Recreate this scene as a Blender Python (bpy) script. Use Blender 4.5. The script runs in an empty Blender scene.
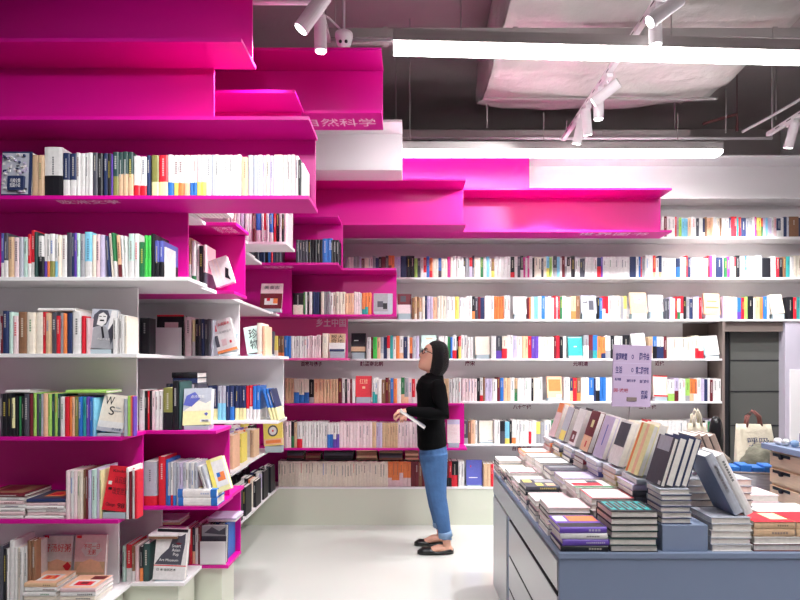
import bpy, math, random
from mathutils import Matrix, Vector
random.seed(7)
SC = bpy.context.scene
COL = SC.collection
PI = math.pi
F = 560.0; VX = 410.0; HY = 364.0; CH = 1.45      # focal length (px), vanishing point, eye height

def X(px, d): return (px - VX) * d / F
def Z(py, d): return CH + (HY - py) * d / F
def lin(c):
    return tuple((v / 12.92 if v <= 0.04045 else ((v + 0.055) / 1.055) ** 2.4) for v in c)
def hx(h):
    h = h.lstrip('#'); return lin(tuple(int(h[i:i+2], 16) / 255 for i in (0, 2, 4)))

# ---------------------------------------------------------------- materials
MATS = {}
def mat(name, rgb, rough=0.5, metal=0.0, var=0.0, vscale=8.0, bump=0.0, bscale=40.0, spec=0.5, emit=None, estr=0, coat=0.0, stretch=None):
    m = bpy.data.materials.new(name); m.use_nodes = True
    nt = m.node_tree; b = nt.nodes['Principled BSDF']
    b.inputs['Base Color'].default_value = (*rgb, 1)
    b.inputs['Roughness'].default_value = rough
    b.inputs['Metallic'].default_value = metal
    b.inputs['Specular IOR Level'].default_value = spec
    b.inputs['Coat Weight'].default_value = coat
    if emit:
        b.inputs['Emission Color'].default_value = (*emit, 1); b.inputs['Emission Strength'].default_value = estr
    tc = nt.nodes.new('ShaderNodeTexCoord'); src = tc.outputs['Object']
    if stretch:
        mp = nt.nodes.new('ShaderNodeMapping'); mp.inputs['Scale'].default_value = stretch
        nt.links.new(src, mp.inputs['Vector']); src = mp.outputs['Vector']
    if var:
        n = nt.nodes.new('ShaderNodeTexNoise'); n.inputs['Scale'].default_value = vscale; n.inputs['Detail'].default_value = 4
        nt.links.new(src, n.inputs['Vector'])
        mx = nt.nodes.new('ShaderNodeMix'); mx.data_type = 'RGBA'
        mx.inputs[6].default_value = (*[v * (1 - var) for v in rgb], 1)
        mx.inputs[7].default_value = (*[min(1, v * (1 + var)) for v in rgb], 1)
        nt.links.new(n.outputs['Fac'], mx.inputs[0]); nt.links.new(mx.outputs[2], b.inputs['Base Color'])
    if bump:
        n = nt.nodes.new('ShaderNodeTexNoise'); n.inputs['Scale'].default_value = bscale; n.inputs['Detail'].default_value = 5
        nt.links.new(src, n.inputs['Vector'])
        bp = nt.nodes.new('ShaderNodeBump'); bp.inputs['Strength'].default_value = bump; bp.inputs['Distance'].default_value = 0.02
        nt.links.new(n.outputs['Fac'], bp.inputs['Height']); nt.links.new(bp.outputs['Normal'], b.inputs['Normal'])
    MATS[name] = m; return m

def attr_mat(name, rough):
    m = bpy.data.materials.new(name); m.use_nodes = True
    nt = m.node_tree; b = nt.nodes['Principled BSDF']
    a = nt.nodes.new('ShaderNodeAttribute'); a.attribute_name = 'Col'
    tc = nt.nodes.new('ShaderNodeTexCoord'); n = nt.nodes.new('ShaderNodeTexNoise'); n.inputs['Scale'].default_value = 60
    nt.links.new(tc.outputs['Object'], n.inputs['Vector'])
    hs = nt.nodes.new('ShaderNodeMapRange'); hs.inputs[1].default_value = 0.3; hs.inputs[2].default_value = 0.7
    hs.inputs[3].default_value = 0.92; hs.inputs[4].default_value = 1.04
    nt.links.new(n.outputs['Fac'], hs.inputs[0])
    mx = nt.nodes.new('ShaderNodeVectorMath'); mx.operation = 'SCALE'
    nt.links.new(a.outputs['Color'], mx.inputs[0]); nt.links.new(hs.outputs[0], mx.inputs['Scale'])
    nt.links.new(mx.outputs[0], b.inputs['Base Color'])
    b.inputs['Roughness'].default_value = rough; MATS[name] = m; return m

MAG = mat('magenta_lacquer', hx('#d40094'), 0.38, var=0.03, vscale=3)
PINK = mat('pale_pink', hx('#ec5fa6'), 0.4, var=0.03, vscale=3)  # paler pink than MAG, for one back panel and its board
WHITE = mat('white_lacquer', hx('#efecee'), 0.42, var=0.02, vscale=3)
PRINT = attr_mat('printed_paper', 0.45)
FLOOR = mat('pale_resin_floor', hx('#d2d3ce'), 0.13, var=0.05, vscale=1.1, coat=0.3)
PLINTH = mat('plinth_laminate', hx('#d5d8c8'), 0.4, var=0.03, vscale=2)
DARKCEIL = mat('dark_grey_ceiling_paint', hx('#b0a6a6'), 0.85, var=0.12, vscale=2.5, bump=0.15, bscale=25)
DARKWALL = mat('charcoal_wall_paint', hx('#565653'), 0.8, var=0.08, vscale=3)
BROWNWALL = mat('brown_grey_panel', hx('#7d6f69'), 0.6, var=0.1, vscale=5)
LILAC = mat('pale_lilac_wall', hx('#c3bccb'), 0.6, var=0.03)
STEEL = mat('brushed_steel', hx('#c9ccce'), 0.34, metal=0.3, var=0.05, vscale=20, stretch=(1, 1, 30))
BLUEGREY = mat('blue_grey_laminate', hx('#8290ac'), 0.55, var=0.04, vscale=6)
GAP = mat('black_shadow_gap_paint', hx('#14141c'), 0.6)
WMETAL = mat('white_powder_coat', hx('#eae4e8'), 0.35)
GMETAL = mat('grey_galvanised_metal', hx('#aaa4a3'), 0.45, metal=0.3, var=0.08)
LAMP = mat('lamp_diffuser', (0.9, 0.9, 0.9), 0.5, emit=(1, 0.985, 0.97), estr=17)
LAMP2 = mat('unseen_lamp_diffuser', (0.9, 0.9, 0.9), 0.5, emit=(1, 0.985, 0.97), estr=7)  # glow of the unseen lamp rows added as room light
FOIL = mat('duct_insulation_foil', hx('#c4bebb'), 0.45, metal=0.15, var=0.1, vscale=5, bump=0.9, bscale=9)
BLACKPL = mat('black_plastic', hx('#101014'), 0.3)
STAND = mat('pale_blue_acrylic', hx('#b4c4cc'), 0.25)
WTEXT = mat('white_vinyl_lettering', hx('#f3dbe6'), 0.5)
MTEXT = mat('plum_vinyl_lettering', hx('#7c1048'), 0.5)
WOOD = mat('pale_pine', hx('#e0c09c'), 0.5, var=0.15, vscale=12, stretch=(1, 6, 14))
SKIN = mat('skin', hx('#e3ab93'), 0.45, var=0.04, vscale=20)
HAIR = mat('black_hair', hx('#08080b'), 0.42, spec=0.35, bump=0.6, bscale=60, stretch=(8, 8, 0.6))
SHIRTM = mat('black_cotton', hx('#050507'), 0.9, spec=0.15, bump=0.3, bscale=22)
DENIM = mat('blue_denim', hx('#41689a'), 0.8, var=0.32, vscale=13, bump=0.35, bscale=26)
CUFFM = mat('faded_denim_cuff', hx('#7f9cc0'), 0.8, var=0.2, vscale=40)
SHOEM = mat('black_leather', hx('#0c0c0f'), 0.35)
CANVAS = mat('cream_canvas', hx('#d8cdb8'), 0.9, var=0.08, bump=0.3, bscale=60)
CAMO = mat('olive_fabric', hx('#6f6c5e'), 0.9, var=0.35, vscale=22, bump=0.5, bscale=30)
TAUPE = mat('taupe_fabric', hx('#9c8f82'), 0.9, var=0.3, vscale=18, bump=0.5, bscale=30)
REDPIPE = mat('red_oxide_pipe', hx('#6d3a3c'), 0.5)

# ---------------------------------------------------------------- mesh builder
class MB:
    def __init__(s): s.v = []; s.f = []; s.c = []; s.M = None
    def vert(s, p):
        p = Vector(p)
        if s.M is not None: p = s.M @ p
        s.v.append(p); return len(s.v) - 1
    def face(s, pts, col=(0.8, 0.8, 0.8)):
        i = [s.vert(p) for p in pts]; s.f.append(i); s.c.append(col)
    def box(s, x0, x1, y0, y1, z0, z1, col=(0.8, 0.8, 0.8)):
        P = [s.vert(p) for p in ((x0,y0,z0),(x1,y0,z0),(x1,y1,z0),(x0,y1,z0),(x0,y0,z1),(x1,y0,z1),(x1,y1,z1),(x0,y1,z1))]
        for q in ((0,3,2,1),(4,5,6,7),(0,1,5,4),(1,2,6,5),(2,3,7,6),(3,0,4,7)):
            s.f.append([P[k] for k in q]); s.c.append(col)
    def tube(s, pts, r, n=10, col=(0.8,0.8,0.8), caps=True):
        pts = [Vector(p) for p in pts]; R = r if isinstance(r, (list, tuple)) else [r] * len(pts)
        rings = []
        for i, p in enumerate(pts):
            t = (pts[min(i+1, len(pts)-1)] - pts[max(i-1, 0)]).normalized()
            a = Vector((0,0,1)) if abs(t.z) < 0.9 else Vector((1,0,0))
            u = t.cross(a).normalized(); w = t.cross(u).normalized()
            rings.append([s.vert(p + (u*math.cos(2*PI*k/n) + w*math.sin(2*PI*k/n)) * R[i]) for k in range(n)])
        for a, b in zip(rings, rings[1:]):
            for k in range(n): s.f.append([a[k], a[(k+1)%n], b[(k+1)%n], b[k]]); s.c.append(col)
        if caps:
            s.f.append(rings[0][::-1]); s.c.append(col); s.f.append(rings[-1]); s.c.append(col)
    def rings(s, rs, col=(0.8,0.8,0.8), caps=True):
        idx = [[s.vert(p) for p in r] for r in rs]; n = len(idx[0])
        for a, b in zip(idx, idx[1:]):
            for k in range(n): s.f.append([a[k], a[(k+1)%n], b[(k+1)%n], b[k]]); s.c.append(col)
        if caps:
            s.f.append(idx[0][::-1]); s.c.append(col); s.f.append(idx[-1]); s.c.append(col)
    def build(s, name, m=None, parent=None, smooth=False, bevel=0, fix=False):
        me = bpy.data.meshes.new(name)
        me.from_pydata([tuple(v) for v in s.v], [], s.f)
        if m is PRINT or m is None:
            at = me.attributes.new('Col', 'FLOAT_COLOR', 'CORNER')
            buf = []
            for f, c in zip(s.f, s.c): buf.extend([c[0], c[1], c[2], 1.0] * len(f))
            at.data.foreach_set('color', buf)
        me.materials.append(m or PRINT)
        if fix:
            import bmesh
            bm = bmesh.new(); bm.from_mesh(me); bmesh.ops.recalc_face_normals(bm, faces=bm.faces); bm.to_mesh(me); bm.free()
        if smooth: me.polygons.foreach_set('use_smooth', [True] * len(me.polygons))
        me.update()
        o = bpy.data.objects.new(name, me); COL.objects.link(o)
        if parent: o.parent = parent
        if bevel:
            b = o.modifiers.new('Bevel', 'BEVEL'); b.width = bevel; b.segments = 2; b.limit_method = 'ANGLE'
        return o

def tag(o, label=None, cat=None, group=None, kind=None):
    if label: o['label'] = label
    if cat: o['category'] = cat
    if group: o['group'] = group
    if kind: o['kind'] = kind
    return o
def empty(name, loc=(0,0,0), label=None, cat=None, group=None, rz=0):
    o = bpy.data.objects.new(name, None); o.empty_display_size = 0.05; COL.objects.link(o)
    o.location = loc; o.rotation_euler = (0, 0, rz); return tag(o, label, cat, group)
def boxo(name, x0, x1, y0, y1, z0, z1, m, parent=None, bevel=0.0):
    b = MB(); b.box(x0, x1, y0, y1, z0, z1); return b.build(name, m, parent, bevel=bevel)

def text_obj(body, width, height, M, m, parent=None, name='lettering', bold=0.0):
    """lettering as a thin mesh, fitted to width x height, centred on M (x right, y up, z out)"""
    cu = bpy.data.curves.new(name, 'FONT'); cu.body = body; cu.size = 1; cu.align_x = 'CENTER'; cu.align_y = 'CENTER'; cu.extrude = 0.004; cu.resolution_u = 3; cu.offset = bold
    t = bpy.data.objects.new(name, cu); COL.objects.link(t)
    dg = bpy.context.evaluated_depsgraph_get(); dg.update()
    me = bpy.data.meshes.new_from_object(t.evaluated_get(dg))
    bpy.data.objects.remove(t); bpy.data.curves.remove(cu)
    if not me.vertices: return None
    xs = [v.co.x for v in me.vertices]; ys = [v.co.y for v in me.vertices]
    w = max(xs) - min(xs) or 1; h = max(ys) - min(ys) or 1
    cx = (max(xs) + min(xs)) / 2; cy = (max(ys) + min(ys)) / 2
    sx = width / w; sy = height / h
    for v in me.vertices: v.co = M @ Vector(((v.co.x - cx) * sx, (v.co.y - cy) * sy, v.co.z * 0.1))
    me.materials.clear(); me.materials.append(m)
    me.name = name
    o = bpy.data.objects.new(name, me); COL.objects.link(o)
    if parent: o.parent = parent
    return o
def frame(o, x, y, z=None):
    """matrix from origin and x / y axes"""
    x = Vector(x).normalized(); y = Vector(y).normalized(); z = x.cross(y)
    return Matrix(((x.x, y.x, z.x, o[0]), (x.y, y.y, z.y, o[1]), (x.z, y.z, z.z, o[2]), (0, 0, 0, 1)))

# ---------------------------------------------------------------- colours of covers
PAL = dict(T='#a8958a', D='#6c7c9a', w='#e9e6e5', c='#f1e6d6', t='#dcb894', p='#f2dade', k='#17171f', n='#26345f', b='#2f74c8', s='#86cdea', y='#f2dd6c',
           o='#f0874c', r='#dc2336', m='#701f2c', g='#2f7d4c', l='#a9d96a', v='#6a48b4', e='#a2a2a8', d='#4c4c58', a='#35a3a3',
           f='#8b644a', i='#cdc0de', h='#d63d93', u='#c9e6dc', q='#f3c19e', z='#efe9b0', j='#2b4a48', G='#4fd75c', x='#b9bcc8', B='#5d63b8', O='#8d8b4c', P='#e8c8cc')
PAL = {k: hx(v) for k, v in PAL.items()}
CN = dict(T='taupe', D='slate blue', w='white', c='cream', t='tan', p='pale pink', k='black', n='navy', b='blue', s='sky blue', y='yellow', o='orange', r='red', m='maroon',
          g='green', l='lime', v='violet', e='grey', d='dark grey', a='teal', f='brown', i='lilac', h='magenta', u='mint', q='peach', z='pale yellow',
          j='bottle green', G='bright green', x='blue grey', B='violet blue', O='olive', P='dusty pink')
PAGE = hx('#efe9e2')
ONES = ['', 'first', 'second', 'third', 'fourth', 'fifth', 'sixth', 'seventh', 'eighth', 'ninth', 'tenth', 'eleventh', 'twelfth', 'thirteenth',
        'fourteenth', 'fifteenth', 'sixteenth', 'seventeenth', 'eighteenth', 'nineteenth', 'twentieth']
TENS = {20: 'twenty', 30: 'thirty', 40: 'forty', 50: 'fifty', 60: 'sixty'}
TENTH = {20: 'twentieth', 30: 'thirtieth', 40: 'fortieth', 50: 'fiftieth', 60: 'sixtieth'}
def ordw(n):
    if n <= 20: return ONES[n]
    t, r = n // 10 * 10, n % 10
    return TENTH[t] if r == 0 else TENS[t] + '-' + ONES[r]

def jit(c, a=0.05):
    k = 1 + random.uniform(-a, a); return tuple(min(0.92, v * k) for v in c)

def book(mb, W, H, D, cols, M=None, marks=None, pages=PAGE, pg=True, cov=True):
    """one book: x 0..W thickness, y 0..D (spine at y=0), z 0..H.  cols = [(z fraction top, colour), ...] from the bottom up"""
    mb.M = M
    t = min(0.0024, W * 0.2); r = min(0.004, W * 0.25)
    z = 0
    if cov:
        for fr, c in cols:
            z1 = H * fr
            # rounded spine
            prof = [(0, r), (W * 0.18, r * 0.25), (W * 0.5, 0), (W * 0.82, r * 0.25), (W, r)]
            for (xa, ya), (xb, yb) in zip(prof, prof[1:]):
                mb.face([(xa, ya, z), (xb, yb, z), (xb, yb, z1), (xa, ya, z1)], c)
            mb.box(0, t, r, D, z, z1, c); mb.box(W - t, W, r, D, z, z1, c)
            z = z1
        for zz in (0, H):
            mb.face([(0, r, zz), (W*0.18, r*0.25, zz), (W*0.5, 0, zz), (W*0.82, r*0.25, zz), (W, r, zz)], cols[-1][1] if zz else cols[0][1])
        if marks:
            mc, z0, z1, w = marks; n = max(2, int((z1 - z0) * H / (W * w * 1.25))); n = min(n, 16)
            st = (z1 - z0) * H / n
            for k in range(n):
                zc = z0 * H + st * (k + 0.5); hw = W * w / 2; hh = st * 0.36
                mb.box(W/2 - hw, W/2 + hw, -0.0006, 0.001, zc - hh, zc + hh, mc)
    if pg: mb.box(t, W - t, r, D - 0.004, 0.003, H - 0.003, pages)
    mb.M = None

def lum(c): return 0.2 * c[0] + 0.7 * c[1] + 0.1 * c[2]
def rmarks(c, W):
    if random.random() < 0.3 or W < 0.008: return None
    mc = PAL[random.choice('kknmd')] if lum(c) > 0.28 else PAL[random.choice('wwcy')]
    if random.random() < 0.2 and lum(c) > 0.4: mc = PAL[random.choice('rbeg')]
    k = 0.75 if lum(c) > 0.6 else 0.55; mc = tuple(a * k + b * (1 - k) for a, b in zip(mc, c))
    z1 = random.uniform(0.8, 0.93); z0 = random.uniform(0.38, 0.62)
    w = random.uniform(0.2, 0.36); w = min(w, 0.008 / W)
    return (mc, z0, z1, w)

STUFF = MB()          # the books beyond the three hundred that show largest
NBOOK = [0]
def cols_of(code):
    """'w' or 'w.35r' : white with a lower red band up to 35 % of the height; 'r-70n' upper band"""
    out = []
    i = 0
    base = code[0]; rest = code[1:]
    if not rest: return [(1.0, jit(PAL[base]))], base, None
    fr = float('0' + rest[:-1]); c2 = rest[-1]
    if c2 == base: return [(1.0, jit(PAL[base]))], base, None
    return [(fr, jit(PAL[c2])), (1.0, jit(PAL[base]))], base, c2

def shelf_row(txt, d, ybot, shelf, group, indiv=True, lean=0, start=0, depth=(0.14, 0.17), zoff=0.0):
    """lines 'x0 x1 ytop code [lean]' in photograph pixels measured on the plane of the spines"""
    n = start; zb = Z(ybot, d) if not isinstance(ybot, tuple) else ybot[0]
    for ln in txt.strip().split(';'):
        p = ln.split()
        if not p: continue
        x0, x1, yt = float(p[0]), float(p[1]), float(p[2]); code = p[3]; dep = [float(t[1:]) for t in p[4:] if t[0] == 'D']; p = [t for t in p if t[0] != 'D'] if dep else p; le = float(p[4]) if len(p) > 4 else lean
        n += 1
        if code == '*': continue
        W = (x1 - x0) * d / F - 0.0006; H = Z(yt, d) - zb
        if le: W *= math.cos(math.radians(le)); H = H / math.cos(math.radians(le)) - abs(math.sin(math.radians(le))) * W
        D = dep[0] if dep else random.uniform(*depth)
        cols, c1, c2 = cols_of(code)
        xa = X(x0, d); yy = d + random.uniform(-0.006, 0.004)
        mk = rmarks(cols[-1][1], W)
        th = math.radians(le); dz = 0.0006
        if th < 0: dz += -math.sin(th) * 0      # pivots on the left bottom edge
        if th > 0: dz += math.sin(th) * W
        M = Matrix.Translation((xa, yy, zb + zoff + dz)) @ Matrix.Rotation(th, 4, 'Y')
        if indiv:
            mb = MB(); book(mb, W, H, D, cols, None, mk)
            o = mb.build('book', PRINT); o.matrix_world = M
            nm = CN[c1] + (' and ' + CN[c2] if c2 else '')
            thick = 'thin ' if W < 0.016 else ('thick ' if W > 0.034 else '')
            tag(o, f'{thick}{nm} book, {ordw(n)} from left, {shelf}', 'book', group); NBOOK[0] += 1
        else:
            book(STUFF, W, H, D, cols, M, mk)
    return n

def run_row(txt, x, d, zb, hmin, hmax, tilt=0.0, indiv=None):
    """compact rows of far books: tokens like i3 w2.5x4 w3/r _5"""
    xm = None; tks = txt.split()
    if tks[-1][0] == '|': xm = float(tks[-1][1:]); tks = tks[:-1] + ['w3x9', 'c4x9', 'w3.5x30']
    for tk in tks:
        if tk[0] == '_': x += float(tk[1:]); continue
        c2 = None
        if '/' in tk:
            i = tk.index('/'); c2 = tk[i + 1]; tk = tk[:i] + tk[i + 2:]
        c = tk[0]; body = tk[1:]; rep = 1
        if 'x' in body: body, rep = body.split('x'); rep = int(rep)
        w = float(body); h0 = random.uniform(hmin, hmax)
        for _ in range(rep):
            if xm and x + w > xm: return x
            W = w * d / F - 0.0005; H = h0 + random.uniform(-0.002, 0.002)
            fr = random.choice((0.25, 0.35, 0.45, 0.55))
            cols = [(1.0, jit(PAL[c]))] if not c2 else [(fr, jit(PAL[c2])), (1.0, jit(PAL[c]))]
            if not c2 and rep == 1 and random.random() < 0.12:
                cols = [(fr, jit(PAL[random.choice('wwceq')])), (1.0, jit(PAL[c]))]
            M = Matrix.Translation((X(x, d), d + random.uniform(-0.006, 0.004), zb + 0.0006))
            book(STUFF, W, H, random.uniform(0.13, 0.16), cols, M, rmarks(cols[-1][1], W))
            x += w
    return x
# ---------------------------------------------------------------- stepped built-in bookcases
LV = [0.343, 0.729, 1.113, 1.498, 1.853, 2.230, 2.597, 2.958, 3.330]
PITCH = 0.245
def dk(k): return 2.59 + PITCH * k
T = 0.018
XL0 = -2.35
BOARDS = {   # layer: {level: (right end in px on the layer's front plane, material)}
 0: {8:(241.5,MAG),7:(241.5,MAG),6:(309,MAG),5:(309,MAG),4:(188,WHITE),3:(137,WHITE),2:(121,MAG),1:(118,MAG),0:(105,WHITE)},
 1: {5:(188,WHITE),4:(200,WHITE),3:(152,WHITE),2:(216,MAG),1:(218,MAG),0:(184,WHITE)},
 2: {7:(295,MAG),6:(230,MAG),5:(236,MAG),4:(234,MAG),3:(167,WHITE),2:(198,WHITE),1:(231,MAG),0:(228,MAG)},
 3: {8:(381.5,MAG),7:(381.5,MAG),5:(236,WHITE),4:(231,WHITE),3:(280,WHITE),2:(278,WHITE),1:(213,WHITE)},
 4: {6:(287,WHITE),5:(287,WHITE),4:(242,WHITE),1:(226,WHITE),0:(222,WHITE)},
 5: {5:(245,WHITE),4:(253,WHITE),1:(238,WHITE),0:(236,WHITE)},
 6: {5:(253,WHITE),4:(262,WHITE),1:(247,WHITE),0:(247,WHITE)},
 7: {8:(402,WHITE),7:(402,WHITE),6:(338,MAG),5:(338,MAG),4:(272,WHITE),1:(256,WHITE),0:(256,WHITE)},
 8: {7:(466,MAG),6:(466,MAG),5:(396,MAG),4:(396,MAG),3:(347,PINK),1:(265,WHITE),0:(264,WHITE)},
 9: {8:(530,MAG),7:(672,MAG),6:(672,MAG),2:(462.5,MAG),1:(467,MAG),0:(272,WHITE)},
}
PANELS = {   # layer: {row: (right end in px on the plane behind, material)}
 0: {7:(253,MAG),6:(215,MAG),5:(316,MAG),4:(189,MAG),3:(139,WHITE),2:(138,WHITE),1:(144,MAG),0:(120,WHITE)},
 1: {3:(139,WHITE),1:(230,MAG),0:(163,WHITE)},
 2: {6:(302,MAG),4:(245.5,MAG),3:(139,WHITE),0:(241,MAG)},
 3: {7:(383,MAG),3:(240,WHITE),2:(284,WHITE)},
 4: {5:(293,WHITE)},
 7: {7:(402.4,WHITE),5:(343,MAG),4:(292,MAG)},
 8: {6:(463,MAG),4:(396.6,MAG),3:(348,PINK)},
 9: {7:(529,MAG),6:(660,MAG),1:(464,MAG)},
}
GROUPS = [((0,), 'nearest bookcase at far left, magenta boxes above and below plain white shelves'),
          ((1,), 'bookcase one step behind the nearest, magenta lower box holding blue-white books'),
          ((2,), 'bookcase with small magenta box high up and low magenta box near floor'),
          ((3,), 'white two-shelf bookcase with blue-gold books, large magenta box at its top'),
          ((4, 5, 6), 'recessed white bookcase ending in a small high white box beside magenta ones'),
          ((7,), 'bookcase with a plain white box under the ceiling and navy books in magenta'),
          ((8,), 'bookcase with long magenta box holding books, pink compartment underneath it'),
          ((9,), 'rearmost magenta bookcase with long empty top box and low shelves behind the woman')]
CASE = {}
for ks, lab in GROUPS:
    R = empty('bookcase', (-1.2, dk(ks[0]), 0), lab, 'bookcase', 'stepped bookcases')
    inv = Matrix.Translation((1.2, -dk(ks[0]), 0))
    def part(nm, x0, x1, y0, y1, z0, z1, m, bev=0.0015):
        b = MB(); b.M = inv; b.box(x0, x1, y0, y1, z0, z1); return b.build(nm, m, R, bevel=bev)
    for k in ks:
        CASE[k] = R; d = dk(k); xl = XL0 if k == 0 else -1.9
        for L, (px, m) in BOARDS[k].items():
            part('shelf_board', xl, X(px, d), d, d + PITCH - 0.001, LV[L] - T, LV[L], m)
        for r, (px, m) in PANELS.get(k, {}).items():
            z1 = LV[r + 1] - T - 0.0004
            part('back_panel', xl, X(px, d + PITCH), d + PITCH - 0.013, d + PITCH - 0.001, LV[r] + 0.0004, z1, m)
    if ks[0] <= 2:
        part('plinth', XL0 if ks[0] == 0 else -1.9, X({0: 96, 1: 176, 2: 220}[ks[0]], dk(ks[0])), dk(ks[0]) + 0.03, dk(ks[0]) + PITCH - 0.001, 0, LV[0] - T - 0.0004, PLINTH)
    else:
        part('plinth', -1.9, -1.5, dk(ks[0]), dk(ks[-1]) + PITCH - 0.001, 0, 0.32, PLINTH)
# the white wall of books at the back
dB = dk(10)
RB = empty('bookcase', (0.9, dB, 0), 'long white bookcase along the whole back wall, rows of books on seven shelves', 'bookcase', 'stepped bookcases')
CASE[10] = RB
def bpart(nm, x0, x1, y0, y1, z0, z1, m, bev=0.0015):
    b = MB(); b.M = Matrix.Translation((-0.9, -dB, 0)); b.box(x0, x1, y0, y1, z0, z1); return b.build(nm, m, RB, bevel=bev)
for L in range(9):
    x1 = 3.85 if L >= 4 else 2.81
    bpart('shelf_board', -1.9, x1, dB, dB + PITCH - 0.001, LV[L] - T, LV[L], WHITE)
for r in range(8):
    x1 = 3.85 if r >= 4 else (2.567 if r == 3 else 2.80)
    z1 = LV[r + 1] - T - 0.0004
    if r == 0:
        bpart('back_panel', -1.9, 0.3, dB + PITCH - 0.013, dB + PITCH - 0.001, LV[r] + 0.0004, z1, MAG)
        bpart('back_panel', 0.301, x1, dB + PITCH - 0.013, dB + PITCH - 0.001, LV[r] + 0.0004, z1, WHITE)
    else:
        bpart('back_panel', -1.9, x1, dB + PITCH - 0.013, dB + PITCH - 0.001, LV[r] + 0.0004, z1, WHITE)
bpart('plinth', -1.9, 2.81, dB + 0.004, dB + PITCH - 0.001, 0, LV[0] - T - 0.0004, PLINTH)
bpart('end_panel', 2.812, 2.835, dB, dB + PITCH - 0.001, 0, LV[4] - T - 0.0004, BROWNWALL)

# lettering: upright on back panels, flat on undersides of boards
def under(k, L, px0, px1, s, depth=0.09, front=0.05):
    d = dk(k); x0, x1 = X(px0, d + front), X(px1, d + front)
    R = CASE[k]; off = Matrix.Translation(R.location).inverted()
    M = off @ frame(((x0 + x1) / 2, d + front + depth / 2, LV[L] - T - 0.0003), (1, 0, 0), (0, -1, 0))
    text_obj(s, x1 - x0, depth, M, WTEXT, R)
def upright(k, r, px0, px1, py0, py1, s, m, yfront=None):
    d = (dk(k) + PITCH - 0.0135)
    x0, x1 = X(px0, d), X(px1, d); z0, z1 = Z(py1, d), Z(py0, d)
    R = CASE[k]; off = Matrix.Translation(R.location).inverted()
    M = off @ frame(((x0 + x1) / 2, d, (z0 + z1) / 2), (1, 0, 0), (0, 0, 1))
    text_obj(s, x1 - x0, z1 - z0, M, m, R, bold=0.025)
under(0, 5, 55, 116, '欧洲文学', 0.06, 0.015)
under(3, 7, 303, 375, '自然科学', 0.11, 0.075)
under(2, 5, 211, 232, '亚洲文\n学小说', 0.15, 0.03)
under(7, 5, 262, 292, '中国文学', 0.10, 0.05)
under(9, 6, 580, 650, '世界图书', 0.10, 0.02)
upright(8, 3, 316, 346, 318, 327, '乡土中国', WTEXT)
for px0, px1, py, s in ((301, 322, 363, '百家与诸子'), (360, 383, 363, '魏晋南北朝'), (465, 475, 362.5, '唐宋'), (573, 588, 363, '元明清'), (655, 664, 362.5, '近代'),
                        (513, 531, 404.5, '八十年代'), (639, 656, 404.5, '三十年代'), (512, 531, 446, '台湾文学')):
    d = dB + PITCH - 0.0135; kk = 364 + (py - 364) 
    r = 2 if py < 380 else (1 if py < 420 else 0)
    o1, o2 = (1.6, 3.2) if py < 400 else (-0.3, 4.6)
    upright(10, r, px0, px1, py - o1, py + o2, s, MTEXT)

# ---------------------------------------------------------------- room shell
def struct(name, x0, x1, y0, y1, z0, z1, m): return tag(boxo(name, x0, x1, y0, y1, z0, z1, m), kind='structure')
struct('floor', -4.2, 4.6, -5.2, 6.9, -0.1, 0, FLOOR)
struct('ceiling', -4.2, 4.6, -5.2, 6.9, 4.3, 4.4, DARKCEIL)
struct('wall_left', -4.2, -4.1, -5.2, 6.9, 0, 4.3, LILAC)
struct('wall_right', 4.5, 4.6, -5.2, 6.9, 0, 4.3, WHITE)
struct('wall_rear', -4.1, 4.5, -5.2, -5.1, 0, 4.3, WHITE)
struct('wall_back', -4.1, 4.5, 6.8, 6.9, 0, 4.3, DARKCEIL)
# the niche right of the shelves with its dark panelled door
struct('wall_niche', 2.5, 2.84, 5.30, 5.33, 1.0, 1.83, BROWNWALL)
struct('trim_1', 2.84, 3.375, 5.07, 5.13, 1.745, 1.833, BROWNWALL)
struct('trim_2', 2.84, 2.935, 5.15, 5.20, 0, 1.80, GAP)
dr = boxo('door_1', 2.94, 3.42, 5.14, 5.18, 0, 1.80, DARKWALL); tag(dr, kind='structure')
for i, zz in enumerate((0.88, 1.193, 1.478)):
    boxo('groove', 2.94, 3.42, 5.137, 5.142, zz, zz + 0.01, GAP, dr)
cab = empty('cabinet', (3.62, 5.05, 0), 'pale lilac tall cabinet with recessed lower door right of the dark doorway', 'cabinet')
b = MB(); b.box(-0.235, 0.23, 0.0, 0.235, 0.0, 1.834); b.build('body', LILAC, cab, bevel=0.003)
b = MB(); b.box(-0.20, 0.21, -0.018, -0.0005, 0.08, 1.40); b.build('door', WHITE, cab, bevel=0.002)
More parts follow.
